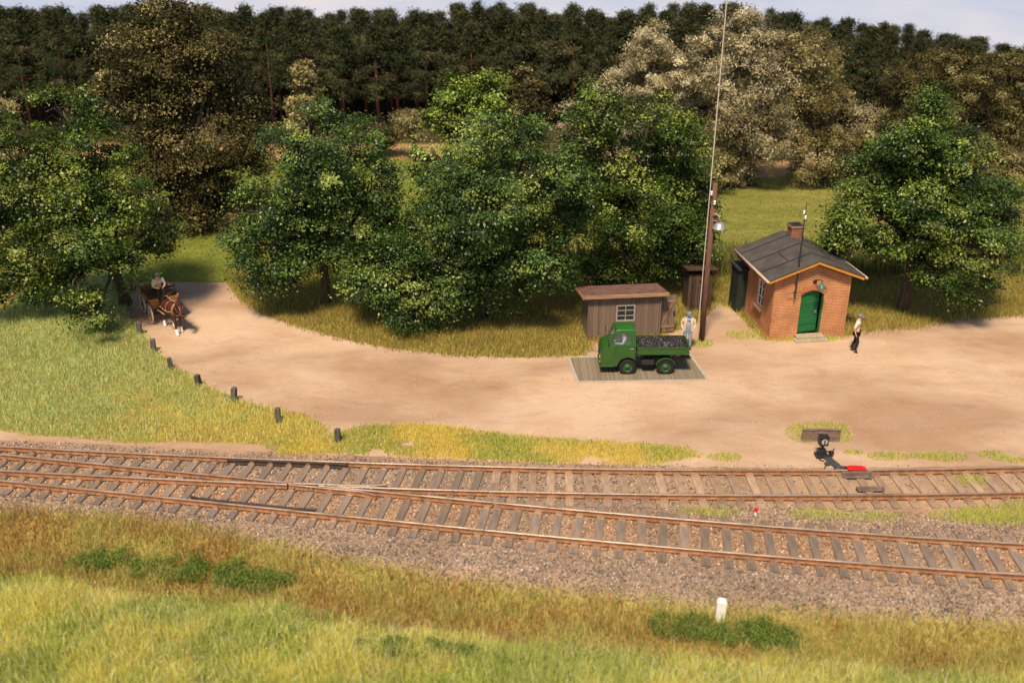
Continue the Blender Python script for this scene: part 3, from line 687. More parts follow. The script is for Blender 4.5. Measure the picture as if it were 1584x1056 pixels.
# ------------------------------------------------------------------ trees
def leafcloud(name, C, Nn, size, cols, material, parent, asp=.62, cup=.18):
    n = len(C); Nn = Nn / np.linalg.norm(Nn, axis=1, keepdims=True)
    r = RNG.normal(0, 1, (n, 3)); T = np.cross(Nn, r); T /= np.linalg.norm(T, axis=1, keepdims=True); B = np.cross(Nn, T)
    s = size[:, None]
    v = np.stack([C - T * s * .5, C + B * s * asp * .5 + Nn * s * cup, C + T * s * .5, C - B * s * asp * .5 + Nn * s * cup], 1)
    f = np.arange(n * 4)
    return npmesh(name, v.reshape(-1, 3), f, np.full(n, 4), material, np.repeat(cols, 4, 0), parent)
def crown_points(lobes, nleaf, cr=.42, droop=0, seed=0, base=.12, holes=.3):
    L = np.array(lobes); area = L[:, 3] * L[:, 4] * 1.0; ncl = int(nleaf / 85)
    li = RNG.choice(len(L), ncl, p=area / area.sum())
    d = RNG.normal(0, 1, (ncl, 3)); d /= np.linalg.norm(d, axis=1, keepdims=True)
    rr = RNG.uniform(.35, 1.0, ncl) ** .5 * (1 + .22 * (vnoise(d[:, 0] * 3 + li, d[:, 2] * 3, .8, 40 + seed) - .5) * 2)
    rad = np.stack([L[li, 3], L[li, 3] * .95, L[li, 4]], 1)
    c = L[li, :3] + d * rr[:, None] * rad
    # cut random hollows
    hz = vnoise(c[:, 0] + 31, c[:, 2] + c[:, 1] * .5, 1.1, 50 + seed)
    keep = (hz > holes) & (c[:, 2] > base); c, d, li = c[keep], d[keep], li[keep]
    inside = np.zeros(len(c), bool)
    for q in L:
        e = (((c - q[:3]) / np.array([q[3], q[3] * .95, q[4]])) ** 2).sum(1) ** .5; inside |= e < .55
    k = ~inside | (RNG.uniform(0, 1, len(c)) < .45); return c[k], d[k]
def tree(name, label, base, lobes_px, Yd, nleaf, leaf, pal, trunk_r, group=None, cat='tree', material='leaf', cr=.27, asp=.62, seed=0, w=None, droop=0., cvar=.45, rdepth=1.0, holes=.3):
    """lobes_px: (px,py,dY,rx_px,ry_px) - sizes are turned into metres at the tree's own distance"""
    root = empty(name, (base[0], base[1], 0), 0, label, cat, group)
    lobes = []
    for px, py, dY, rx, ry in lobes_px:
        p = PY(px, py, Yd + dY); dep = p.y * math.cos(PITCH) - (p.z - CAM_H) * math.sin(PITCH); s = FPX / dep
        rz = ry / s / .92; r_ = rx / s * .93
        z = max(p.z, rz * .8 + .25)
        lobes.append((p.x - base[0], p.y - base[1] + random.uniform(-1.3, .9) * rdepth, z, r_, rz))
    c, d = crown_points(lobes, nleaf, seed=seed, holes=holes)
    m = nleaf // max(1, len(c)); ci = np.repeat(np.arange(len(c)), m)
    g = RNG.normal(0, 1, (len(ci), 3)) * (cr * RNG.uniform(.6, 1.5, len(c)))[ci][:, None] * np.array([1, 1, .5]); cc = c[ci] + g; cc[:, 2] -= droop * np.abs(RNG.normal(0, 1, len(ci)))
    cc[:, 2] = np.maximum(cc[:, 2], .08)
    Nn = d[ci] * .6 + RNG.normal(0, .5, (len(ci), 3)) + np.array([0, 0, .75])
    cl = pick(pal, len(c), w, cvar)[ci] * RNG.uniform(.7, 1.3, (len(ci), 1))
    leafcloud('crown', cc, Nn, leaf * RNG.uniform(.5, 1.5, len(ci)), cl, material, root, asp)
    # trunk and limbs
    b = MB(); L = np.array(lobes); ctr = L[:, :3].mean(0); top = L[:, 2].max()
    h0 = max(1.0, L[:, 2].min() * .9 + .6); fork = Vector((ctr[0] * .12, ctr[1] * .12, h0 + .6))
    b.tube([(0, 0, -.1), (random.uniform(-.08, .08), 0, .5), (fork.x * .6, fork.y * .6, h0 * .7), fork], [trunk_r * 1.35, trunk_r, trunk_r * .85, trunk_r * .7], 9)
    for q in lobes:
        e = Vector(q[:3]); m1 = fork.lerp(e, .5) + Vector((random.uniform(-.3, .3), random.uniform(-.3, .3), random.uniform(.0, .5)))
        b.tube([fork - Vector((0, 0, .2)), m1, e], [trunk_r * .55, trunk_r * .34, trunk_r * .16], 6)
        for _ in range(6):
            dd = Vector(RNG.normal(0, 1, 3)).normalized(); t2 = e + Vector((dd.x * q[3], dd.y * q[3], dd.z * q[4])) * .85
            t2.z = max(t2.z, .2)
            b.tube([m1.lerp(e, random.uniform(.3, 1)), e.lerp(t2, .5) + Vector((0, 0, .12)), t2], [trunk_r * .17, trunk_r * .1, .012], 5)
    b.build('trunk', 'bark', root, smooth=True)
    return root
PA = [(.034, .066, .007), (.062, .106, .011), (.105, .155, .018), (.22, .26, .045), (.018, .038, .005)]
PB = [(.034, .070, .012), (.060, .112, .018), (.100, .160, .030), (.21, .26, .055), (.018, .040, .007)]
NL = 100000
grp = 'leafy trees along the road'
b1 = P(195, 470)
tree('broadleaf_tree', 'leafy green tree at far left beside the horse cart', (b1.x, b1.y), [(88,175,0,48,42),(40,240,0,70,60),(140,240,0,62,52),(70,300,-.5,80,60),(200,300,0,48,48),(150,350,-1.2,80,60),(60,380,-.8,70,55),(230,360,0,34,44),(10,420,0,45,32),(120,430,-2.2,60,38),(150,485,-3.2,44,30),(-45,300,0,70,80),(185,410,-1.5,45,40),(100,300,-.9,90,80),(20,330,-.4,70,70),(60,440,-.8,60,34)],
     b1.y - .8, NL + 8000, .12, PA, .26, grp, seed=1)
b2 = P(505, 470)
tree('broadleaf_tree', 'leafy green tree right of the road bend with a bushy low left branch', (b2.x, b2.y), [(482,180,0,42,36),(445,230,0,52,42),(540,225,0,66,46),(495,280,-.5,70,50),(585,280,.3,42,50),(425,315,-.5,50,45),(540,350,-.8,75,52),(450,375,-1,60,45),(390,415,-1.2,34,32),(575,415,-1,58,42),(440,430,-1.5,40,28),(615,360,0,36,50),(620,450,-1.3,36,34),(500,250,-.8,66,56),(480,330,-.8,70,50),(600,420,-.6,50,45),(380,375,-.5,36,34)],
     b2.y - .5, NL, .12, PB, .24, grp, seed=2)
b3 = P(745, 490)
tree('broadleaf_tree', 'broadest leafy tree in the middle of the row behind the road', (b3.x, b3.y), [(745,215,0,70,40),(680,245,0,48,48),(810,235,0,55,46),(700,310,-.4,70,55),(800,310,-.3,75,55),(665,380,-.6,55,50),(745,385,-.9,75,55),(835,385,-.6,62,50),(640,440,-.9,42,38),(700,445,-1,42,34),(645,480,-1.3,40,22),(785,440,-.8,40,30),(880,330,0,38,60),(870,420,0,36,34),(750,300,-1,90,70),(700,400,-1.1,60,50),(860,260,.2,50,50),(620,400,0,46,50)],
     b3.y - .2, NL + 12000, .12, PB, .24, grp, seed=3)
b4 = P(960, 440)
tree('broadleaf_tree', 'leafy dark green tree rising behind the wooden shed', (b4.x, b4.y), [(925,170,0,50,40),(1000,185,0,66,42),(1055,230,0,42,44),(900,235,0,42,50),(970,260,-.3,75,55),(1055,300,-.2,44,50),(920,330,-.5,52,50),(1010,340,-.5,66,50),(1072,365,-.4,28,38),(1035,395,-.6,50,36),(920,395,-.2,40,32),(985,310,-.9,80,60),(890,300,-.4,50,60),(960,400,-.3,50,34),(1075,320,.2,36,50)],
     b4.y - .5, NL, .122, PA, .25, grp, seed=4)
b5 = P(1395, 480)
tree('broadleaf_tree', 'leafy bright green tree right of the brick hut', (b5.x, b5.y), [(1456,172,0,30,28),(1400,215,0,52,38),(1475,235,0,58,46),(1350,280,0,52,42),(1430,300,-.4,74,50),(1525,300,0,42,44),(1305,345,0,44,36),(1390,360,-.3,64,40),(1490,370,-.6,70,48),(1545,400,-.5,32,34),(1500,435,-1,50,28),(1290,372,.4,26,24),(1440,410,-.3,40,26),(1350,330,-.5,60,46),(1450,250,-.3,60,50),(1540,350,0,40,40),(1420,330,-.8,70,50)],
     b5.y - .2, NL, .12, [(.036, .075, .009), (.065, .115, .014), (.11, .16, .022), (.19, .24, .04), (.025, .052, .008)], .26, grp, seed=5)
p = P(735, 400)
tree('broadleaf_tree', 'small yellow green tree top showing above the middle of the row', (p.x, 50.5), [(705,150,0,30,28),(755,145,0,26,28),(690,185,0,36,24),(770,170,0,28,30),(730,195,0,46,40),(730,260,0,50,50)], 50.5, 20000, .17, [(.16, .22, .03), (.22, .27, .04), (.11, .17, .025)], .2, grp, seed=6)
# trees beyond the field
gb = 'trees beyond the field'
def base_at(px, Y): return (PY(px, 300, Y).x, Y)
OL = [(.062, .054, .018), (.095, .080, .026), (.030, .026, .010), (.27, .23, .10), (.145, .120, .042)]  # lightest tone paints leaf highlights into random clusters
CRM = [(.42, .355, .21), (.60, .52, .34), (.20, .165, .08), (.085, .07, .032), (.32, .27, .14)]
GLD = [(.24, .20, .075), (.34, .285, .12), (.14, .115, .045), (.44, .375, .19), (.07, .056, .024)]
tree('chestnut_tree', 'tall dark tree with pale highlights painted on its leaves reaching the sky at left', base_at(285, 55), [(270,20,0,62,40),(210,75,0,48,38),(335,85,0,52,40),(265,100,0,62,45),(190,140,0,34,34),(370,165,0,36,38),(300,165,0,66,44),(225,180,0,50,40),(350,215,0,50,34),(275,240,0,66,44),(240,300,0,38,36),(320,290,0,50,44),(290,335,-.3,46,26),(335,330,0,26,26),(375,255,.3,44,44),(385,320,.5,40,36),(240,250,0,50,40),(225,340,.2,40,30)],
     55, 95000, .15, OL, .42, gb, material='leafdull', seed=7, cr=.4, w=[.27, .25, .2, .13, .15], holes=.3)
tree('broadleaf_tree', 'small pale topped tree standing against the pines', base_at(478, 74), [(478,118,0,24,22),(476,155,0,28,28),(478,200,0,24,30)], 74, 16000, .18, GLD, .2, gb, material='leafdull', seed=8)
tree('broadleaf_tree', 'round olive brown tree crown in front of the middle of the forest', base_at(805, 68), [(805,140,0,34,30),(815,180,0,40,34),(790,220,0,44,34)], 68, 26000, .16, OL, .25, gb, material='leafdull', seed=9)
tree('willow_tree', 'pale cream willow peeking over the tree behind the shed', base_at(1010, 66), [(1008,70,0,34,30),(985,115,0,44,34),(1040,110,0,40,34),(1062,155,0,32,34),(1000,160,0,56,36),(945,140,0,24,22),(1010,220,0,70,44),(880,178,0,22,20),(900,220,0,40,30)], 66, 62000, .16, CRM, .3, gb, material='leafdull', asp=.35, seed=10, w=[.25, .25, .2, .15, .15], droop=.1)
tree('willow_tree', 'tallest cream willow right behind the thin wire', base_at(1145, 64.6), [(1145,45,0,48,34),(1100,75,0,38,30),(1190,80,0,36,40),(1140,110,0,58,42),(1195,145,0,36,46),(1135,170,0,44,44),(1190,205,0,34,40),(1140,235,0,34,40),(1150,270,0,28,22)], 64.6, 72000, .15, CRM, .34, gb, material='leafdull', asp=.35, seed=11, w=[.2, .15, .25, .2, .2], droop=.25)
tree('willow_tree', 'golden brown willow between the cream willow and the pines', base_at(1262, 65), [(1250,70,0,36,32),(1270,110,0,34,40),(1235,140,0,34,44),(1282,165,0,30,44),(1255,205,0,46,44),(1285,225,0,26,34),(1260,258,0,42,26)], 65, 56000, .15, GLD, .3, gb, material='leafdull', asp=.35, seed=12, w=[.3, .2, .2, .1, .2], droop=.3)
tree('willow_tree', 'broad olive willow above the bright tree at right', base_at(1480, 66), [(1462,100,0,44,26),(1415,125,0,38,30),(1515,120,0,40,32),(1470,150,0,62,36),(1405,170,0,40,30),(1530,175,0,32,40),(1480,205,0,60,36),(1510,240,0,46,34)], 66, 58000, .15, OL, .3, gb, material='leafdull', asp=.4, seed=13, w=[.2, .3, .1, .2, .2], droop=.15)
tree('willow_tree', 'olive willow cut by the right edge of the picture', base_at(1600, 67), [(1590,100,0,36,26),(1595,140,0,44,34),(1590,190,0,40,36),(1640,150,0,50,60)], 67, 32000, .15, OL, .25, gb, material='leafdull', asp=.4, seed=14, w=[.2, .3, .1, .2, .2])
for i, (px, py, rx, ry, Y, pal, lab) in enumerate([(1108, 228, 24, 36, 64, GLD, 'tall pale bush left of the tallest willow'), (1345, 190, 26, 26, 70, CRM, 'pale silvery bush between golden willow and olive willow'), (1320, 235, 34, 36, 68, OL, 'dark olive bush beside the golden willow'),
        (1375, 225, 34, 34, 69, GLD, 'olive bush half hidden behind the bright tree at right'), (5, 165, 26, 24, 62, GLD, 'pale bushy treetop at the left edge of the picture'), (640, 190, 26, 18, 72, GLD, 'low golden bush in front of the forest edge'),
        (220, 350, 28, 16, 53, OL, 'low dark bush left of the big dark tree trunk'), (1570, 255, 24, 24, 63, GLD, 'ochre bush at the right edge beyond the field'), (590, 200, 24, 16, 74, OL, 'dark bush at the foot of the red pine trunks'), (385, 345, 28, 16, 54, OL, 'low dark bush right of the big dark tree trunk')]):
    q = PY(px, py + ry, Y)
    tree('bush', lab, (q.x, Y), [(px - rx * .4, py, 0, rx * .7, ry * .9), (px + rx * .4, py + ry * .2, 0, rx * .7, ry * .8), (px, py + ry * .8, 0, rx, ry * .6)], Y, 12000, .15, pal, .1, gb, 'bush', material='leafdull', asp=.4, seed=20 + i)

# forest: pines
def pine(hgt, seed, low):
    root = empty('pine_tree', (0, 0, 0), 0, 'tall dark pine in the dense forest behind the fields', 'pine tree', 'pines of the forest')
    n = 7500; base_ = low * hgt; nc = 120; cz = base_ + (hgt - base_) * RNG.uniform(0, 1, nc) ** .85
    f = (hgt - cz) / (hgt - base_); rr = (.08 + 1.85 * np.sin(np.clip(f, 0, 1) * 2.1) ** 1.5 ) * RNG.uniform(.55, 1.1, nc) * .95
    a = RNG.uniform(0, 6.283, nc); c = np.stack([np.cos(a) * rr, np.sin(a) * rr, cz], 1)
    ci = RNG.integers(0, nc, n); cc = c[ci] + RNG.normal(0, 1, (n, 3)) * np.array([.27, .27, .17])
    Nn = np.stack([c[ci, 0], c[ci, 1], np.full(n, .6)], 1) + RNG.normal(0, .7, (n, 3))
    cl = pick([(.026, .038, .014), (.042, .052, .020), (.058, .060, .026), (.095, .084, .038), (.040, .030, .014)], nc, [.3, .27, .2, .08, .15], .25)[ci] * RNG.uniform(.7, 1.3, (n, 1))
    leafcloud('crown', cc, Nn, RNG.uniform(.12, .34, n), cl, 'leafdull', root, .3)
    b = MB(); b.tube([(0, 0, -.1), (.05, .03, hgt * .4), (-.03, 0, hgt * .96)], [.15, .11, .03], 7)
    for i in range(26):
        q = c[i]; b.tube([(0, 0, q[2] - .25), (q[0], q[1], q[2])], [.035, .012], 4)
    b.build('trunk', 'pinebark', root, smooth=True)
    return root
protos = [pine(8.8, 1, .40), pine(9.2, 2, .34), pine(8.3, 3, .30), pine(9.0, 4, .12), pine(8.6, 5, .08)]
used = set()
SKY_L = [(-200,24),(0,20),(150,20),(330,18),(400,20),(500,28),(560,22),(640,28),(700,18),(800,14),(840,18),(960,22),(1050,16),(1150,20),(1250,34),(1320,42),(1400,48),(1480,58),(1550,76),(1700,95)]
def sky_h(px, Y):
    return PY(px, np.interp(px, *zip(*SKY_L)), Y).z
count = 0
for row, (Yr, sp) in enumerate(((84.5, 2.2), (87.2, 1.95), (90.5, 1.9), (94, 1.9), (97.5, 1.9))):
    x = -56 + row * .7
    while x < 56:
        xx = x + random.uniform(-.6, .6); yy = Yr + random.uniform(-1.1, 1.1); x += sp
        px = proj(xx, yy, 6)[0]
        if px < -60 or px > 1650: continue
        k_ = random.choice((0, 1, 2)) if row < 2 else random.choice((3, 4))
        if px > 620 and row < 2: k_ = random.choice((1, 2, 3, 4))
        pr = protos[k_]; h = [8.8, 9.2, 8.3, 9.0, 8.6][k_]
        o = pr if k_ not in used else copy_tree(pr); used.add(k_)
        want = sky_h(px, yy) + random.uniform(-.75, .55) - (.35 if row == 0 else 0)
        s_ = want / h; o.location = (xx, yy, 0); o.scale = (random.uniform(.75, 1.3), random.uniform(.75, 1.3), s_); o.rotation_euler = (0, 0, random.uniform(0, 6.28)); count += 1

# ------------------------------------------------------------------ brick hut
hut = empty('brick_hut', (HUT_C[0], HUT_C[1], 0), HUT_YAW, 'small red brick hut with grey felt roof and green door', 'hut')
HW, HD, HE, HA = 3.42, 3.7, 2.95, 3.60
dx0, dx1, ds, dtop = 1.24, 2.28, 1.98, 2.2
arc = [(dx0 + (dx1 - dx0) * i / 10, ds + (dtop - ds) * math.sin(math.pi * i / 10) ** .75) for i in range(11)]
b = MB(); b.prism([(0, 0), (dx0, 0)] + arc + [(dx1, 0), (HW, 0), (HW, HE), (HW / 2, HA), (0, HE)], 0, .22)
b.prism([(0, 0), (HW, 0), (HW, HE), (HW / 2, HA), (0, HE)], HD - .22, HD)
wy0, wy1, wz0, wz1 = 1.15, 1.95, .95, 2.2
b.box((.11, (.22 + wy0) / 2, HE / 2), (.22, wy0 - .22, HE)); b.box((.11, (HD - .22 + wy1) / 2, HE / 2), (.22, HD - .22 - wy1, HE))
b.box((.11, (wy0 + wy1) / 2, wz0 / 2), (.22, wy1 - wy0, wz0)); b.box((.11, (wy0 + wy1) / 2, (wz1 + HE) / 2), (.22, wy1 - wy0, HE - wz1))
b.box((HW - .11, HD / 2, HE / 2), (.22, HD - .44, HE))
b.build('wall', 'brick', hut)
b = MB(); b.box((HW / 2, HD / 2, -.04), (HW + .06, HD + .06, .26)); b.build('plinth', 'trimwood' if 0 else 'brick', hut)
b = MB(); b.box((HW / 2, HD / 2, .095), (HW - .5, HD - .5, .01)); b.build('floor', 'dark', hut)
# soldier course over the door
b = MB()
for i in range(15):
    t = i / 14; a = R(62 - 124 * t); xm = (dx0 + dx1) / 2; rx_, rz_ = .62, .33
    b.box((xm - math.sin(a) * rx_ * 1.02, -.012, ds + .03 + math.cos(a) * rz_ * 1.02), (.062, .03, .2), Matrix.Rotation(-a * .55, 3, 'Y'))
b.build('door_arch', mat('arch_brick', (.42, .15, .07), .85, .25, 9), hut, bevel=.004)
# dentil brick course under the eaves
b = MB()
for s_ in (-1, 1):
    L_ = math.hypot(HW / 2, HA - HE); a = math.atan2(HA - HE, HW / 2)
    for i in range(1):
        c = (HW / 2 + s_ * HW / 4, -.02, (HE + HA) / 2 - .19)
        b.box(c, (L_ - .1, .045, .1), Matrix.Rotation(s_ * a, 3, 'Y'))
b.build('brick_band', 'brickdark', hut)
# roof slabs
ov, of = .43, .36
def roof_side(s_):
    a = math.atan2(HA - HE, HW / 2); sl = (HA - HE) / (HW / 2)
    x_out = HW / 2 + s_ * (HW / 2 + ov); z_out = HA - sl * (HW / 2 + ov)
    th = .07
    return [(HW / 2, HA + .02), (x_out, z_out + .02), (x_out, z_out + .02 + th), (HW / 2, HA + .02 + th)]
b = MB()
for s_ in (-1, 1): b.prism(roof_side(s_), -of, HD + of * .7)
roof = b.build('roof', 'felt', hut, bevel=.012)
b = MB()
sl = (HA - HE) / (HW / 2); a = math.atan(sl)
for s_ in (-1, 1):
    L_ = (HW / 2 + ov) / math.cos(a)
    for yy in (.75, 2.05, 3.3):
        cx = HW / 2 + s_ * (HW / 2 + ov) / 2; cz = HA - sl * (HW / 2 + ov) / 2 + .098
        b.box((cx, yy - .1, cz), (L_ - .01, .075, .014), Matrix.Rotation(s_ * a, 3, 'Y'))
    b.box((HW / 2 + s_ * .95, 1.35, HA - sl * .95 + .098), (.05, 1.2, .012), Matrix.Rotation(s_ * a, 3, 'Y'))
b.build('seam', 'feltseam', roof)
b = MB()
ccx, ccy = 1.98, 3.15
b.box((ccx, ccy, 3.55), (.52, .52, 1.1)); b.box((ccx, ccy, 4.13), (.60, .60, .09)); 
ch = b.build('chimney', 'brickdark', roof, bevel=.006)
b = MB(); b.ring([(ccx - .28, ccy - .28), (ccx + .28, ccy - .28), (ccx + .28, ccy + .28), (ccx - .28, ccy + .28)], [(ccx - .17, ccy - .17), (ccx + .17, ccy - .17), (ccx + .17, ccy + .17), (ccx - .17, ccy + .17)], 4.175, 4.215, 'z'); b.build('cap', 'black', ch)
b = MB(); b.box((ccx, ccy, 4.18), (.33, .33, .02)); 
b.build('flue', 'dark', ch)
# bargeboards with a scalloped lower edge
b = MB()
for s_ in (-1, 1):
    n = 26; top = []; bot = []
    for i in range(n + 1):
        t = i / n; x = HW / 2 + s_ * (HW / 2 + ov - .03) * t; z = HA - sl * abs(x - HW / 2)
        top.append((x, z + .012)); bot.append((x, z - .085 - .022 * abs(math.sin(i * 1.35))))
    b.prism(top + bot[::-1], -of + .02, -of + .06)
for xx in (.35, HW / 2, HW - .35): b.box((xx, -of / 2 + .03, HA - sl * abs(xx - HW / 2) - .075), (.09, of - .08, .12))
b.build('bargeboard', 'barge', roof, bevel=.006)
for s_ in (-1, 1):
    b = MB(); xo = HW / 2 + s_ * (HW / 2 + ov + .045); zo = HA - sl * (HW / 2 + ov) + .02
    b.tube([(xo, -of - .06, zo), (xo, HD + of * .7, zo)], .06, 10)
    b.build('gutter', 'gutter', roof, smooth=True)
b = MB(); xo = -ov - .045; zo = HA - sl * (HW / 2 + ov) - .04
b.tube([(xo, HD - .1, zo), (xo + .02, HD - .12, zo - .12), (-.07, HD - .35, zo - .38), (-.07, HD - .38, .1)], .04, 8)
b.tube([(-.07, HD - .38, .62), (-.07, HD - .38, .74)], .055, 8)
b.build('downpipe', mat('pipe', (.10, .065, .05), .6, .2, 6), hut, smooth=True)
# door ajar
dr = MB(); dw = dx1 - dx0 - .12
darc = [(i / 10 * dw, ds - .03 + (dtop - ds - .02) * math.sin(math.pi * i / 10) ** .75) for i in range(11)]
dr.prism([(0, .19), ] + darc + [(dw, .19)], -.02, .02)
door = dr.build('door', 'greendoor', hut, bevel=.005); door.location = (dx0 + .04, .13, 0); door.rotation_euler = (0, 0, R(9))
b = MB(); b.box((dw - .12, -.035, 1.12), (.05, .03, .17)); b.tube([(dw - .12, -.05, 1.16), (dw - .12, -.09, 1.16), (dw - .24, -.09, 1.16)], .014, 6)
h_ = b.build('handle', 'silver', door); 
b = MB()
inner = [(dx0 + .045 + (dx1 - dx0 - .09) * i / 10, ds - .02 + (dtop - ds - .03) * math.sin(math.pi * i / 10) ** .75) for i in range(11)]
outer = [(dx0 + .003 + (dx1 - dx0 - .006) * i / 10, ds - .003 + (dtop - ds) * math.sin(math.pi * i / 10) ** .75) for i in range(11)]
b.ring([(dx0 + .003, .09)] + outer + [(dx1 - .003, .09)], [(dx0 + .045, .091)] + inner + [(dx1 - .045, .091)], .06, .2)
b.build('door_frame', 'greenframe', hut)
b = MB(); b.box(((dx0 + dx1) / 2, -.16, .08), (1.25, .42, .2)); b.box(((dx0 + dx1) / 2, -.36, .03), (1.5, .42, .1)); b.build('step', 'stone', hut, bevel=.02)
# window on the left wall
wf = MB(); wo = [(wy0 + .01, wz0 + .01), (wy1 - .01, wz0 + .01), (wy1 - .01, wz1 - .01), (wy0 + .01, wz1 - .01)]; wi = [(wy0 + .09, wz0 + .09), (wy1 - .09, wz0 + .09), (wy1 - .09, wz1 - .09), (wy0 + .09, wz1 - .09)]
wf.ring(wo, wi, .05, .12, 'x'); wf.box((.085, (wy0 + wy1) / 2, (wz0 + wz1) / 2), (.05, .05, wz1 - wz0 - .16))
for zz in (1.4, 1.8): wf.box((.088, (wy0 + wy1) / 2, zz), (.035, wy1 - wy0 - .16, .035))
win = wf.build('window', 'white', hut); 
b = MB(); b.box((.10, (wy0 + wy1) / 2, (wz0 + wz1) / 2), (.012, wy1 - wy0 - .17, wz1 - wz0 - .17)); b.build('pane', 'windowglass', win)
b = MB(); b.box((-.04, (wy0 + wy1) / 2, wz0 - .05), (.2, .95, .09)); b.build('sill', 'trimwood', win, bevel=.01)
# annex
b = MB(); b.box((-.16, HD + .0, 1.04), (.56, 1.0, 2.08)); ax = b.build('annex', 'darkgreen', hut, bevel=.01); ax['label'] = 'narrow dark green lean-to closet'
b = MB(); b.box((-.16, HD - .03, 2.125), (.70, 1.2, .09)); b.build('roof', 'feltseam', ax)
# wall lamp
lamp = MB(); lx = 1.90; ly_ = -.42
lamp.tube([(lx - .14, .0, 2.62), (lx - .14, -.18, 2.75), (lx - .05, -.34, 2.82), (lx, ly_, 2.74)], .022, 8); lamp.lathe([(.0, 0), (.09, 0), (.09, .03), (0, .03)], (lx - .14, -.035, 2.62), 'y', 12)
lo_ = lamp.build('wall_lamp', 'black', hut, smooth=True)
b = MB(); b.lathe([(.035, 2.76), (.05, 2.66), (.09, 2.60), (.21, 2.49), (.215, 2.46), (.20, 2.47), (.08, 2.58), (.0, 2.6)], (lx, ly_, 0), n=20); b.build('lamp_shade', 'lampgreen', lo_, smooth=True)
b = MB(); b.lathe([(.0, 2.43), (.035, 2.45), (.04, 2.5), (.02, 2.56)], (lx, ly_, 0), n=12); b.build('bulb', 'white', lo_, smooth=True)
# mast with insulators
b = MB(); mx_ = .86; b.tube([(mx_, -.2, 1.98), (mx_, -.2, 4.1), (mx_, -.2, 6.2)], [.035, .032, .018], 8)
b.tube([(mx_ - .35, -.2, 2.2), (mx_ + .12, -.2, 2.2)], .016, 6); b.tube([(mx_, -.2, 2.2), (mx_, .0, 2.2)], .018, 6); b.tube([(mx_, -.2, 2.6), (mx_, .0, 2.6)], .018, 6)
mast = b.build('wire_mast', 'black', hut)
for q in ((mx_ - .06, 5.78), (mx_ + .02, 5.56)):
    b = MB(); b.lathe([(0, q[1] - .07), (.045, q[1] - .07), (.05, q[1] - .02), (.03, q[1]), (.05, q[1] + .02), (.04, q[1] + .07), (0, q[1] + .08)], (q[0], -.2, 0), n=10); b.build('insulator', 'porcelain', mast, smooth=True)

# ------------------------------------------------------------------ wooden shed
shed = empty('wooden_shed', (SHED_C[0], SHED_C[1], 0), SHED_YAW, 'weathered plank shed with dark red flat roof and open side door', 'shed')
SW, SD, SH, SB = 3.15, 1.65, 2.06, 1.80
b = MB(); wx0, wx1, wz0, wz1 = 1.22, 2.02, .85, 1.58
b.box((wx0 / 2, .04, SH / 2), (wx0, .08, SH)); b.box(((wx1 + SW) / 2, .04, SH / 2), (SW - wx1, .08, SH)); b.box(((wx0 + wx1) / 2, .04, wz0 / 2), (wx1 - wx0, .08, wz0)); b.box(((wx0 + wx1) / 2, .04, (wz1 + SH) / 2), (wx1 - wx0, .08, SH - wz1))
b.prism([(.08, 0), (SD - .08, 0), (SD - .08, SB + .01), (.08, SH)], 0, .08, 'x'); 
b.box((SW / 2, SD - .04, SB / 2), (SW, .08, SB))
b.prism([(.08, 0), (.35, 0), (.35, SH - .04), (.08, SH)], SW - .08, SW, 'x'); b.prism([(1.3, 0), (SD - .08, 0), (SD - .08, SB + .01), (1.3, SB + .05)], SW - .08, SW, 'x'); b.box((SW - .04, .825, 1.8), (.08, .95, .12))
for xx in (.0, SW): b.box((xx, -.012, SH / 2), (.07, .03, SH))
b.build('wall', 'shedwood', shed)
b = MB(); b.box((SW / 2, SD / 2, .02), (SW - .16, SD - .16, .04)); b.build('floor', 'dark', shed)
b = MB(); sr = (SH - SB) / SD
b.prism([(-.2, SH + .03 + .2 * sr), (SD + .1, SB + .03 - .1 * sr), (SD + .1, SB + .09 - .1 * sr), (-.2, SH + .09 + .2 * sr)], -.32, SW + .28, 'x')
rf = b.build('roof', 'shedroof', shed, bevel=.008)
b = MB(); b.box((SW / 2 - .02, -.225, SH + .03), (SW + .64, .04, .16)); b.box((-.345, SD / 2 - .05, (SH + SB) / 2 + .06), (.04, SD + .28, .12), Matrix.Rotation(-math.atan(sr), 3, 'X')); b.build('fascia', 'trimwood', rf, bevel=.006)
b = MB(); b.ring([(wx0 - .02, wz0 - .02), (wx1 + .02, wz0 - .02), (wx1 + .02, wz1 + .02), (wx0 - .02, wz1 + .02)], [(wx0 + .04, wz0 + .04), (wx1 - .04, wz0 + .04), (wx1 - .04, wz1 - .04), (wx0 + .04, wz1 - .04)], -.02, .05)
b.box(((wx0 + wx1) / 2, .015, (wz0 + wz1) / 2), (.035, .03, wz1 - wz0 - .08))
for q in (1/3, 2/3): b.box(((wx0 + wx1) / 2, .016, wz0 + (wz1 - wz0) * q), (wx1 - wx0 - .08, .028, .03))
w_ = b.build('window', mat('grey_frame', (.30, .25, .22), .8, .15, 6), shed)
b = MB(); b.box(((wx0 + wx1) / 2, .03, (wz0 + wz1) / 2), (wx1 - wx0 - .08, .008, wz1 - wz0 - .08)); b.build('pane', 'windowglass', w_)
b = MB(); dw = .78; b.box((dw / 2, 0, .93), (dw, .04, 1.72)); dd = b.build('door', 'shedwood', shed); dd.location = (SW + .02, .37, .02); dd.rotation_euler = (0, 0, R(2))
b = MB(); b.box((dw / 2, -.035, .32), (dw - .02, .03, .11)); b.box((dw / 2, -.035, 1.52), (dw - .02, .03, .11)); b.box((dw / 2, -.034, .92), (.1, .028, 1.22), Matrix.Rotation(R(25), 3, 'Y')); b.build('brace', mat('brace_wood', (.22, .14, .09), .85, .2, 8), dd)
b = MB(); b.box((dw - .06, -.05, .95), (.07, .05, .16)); b.build('latch', 'black', dd)

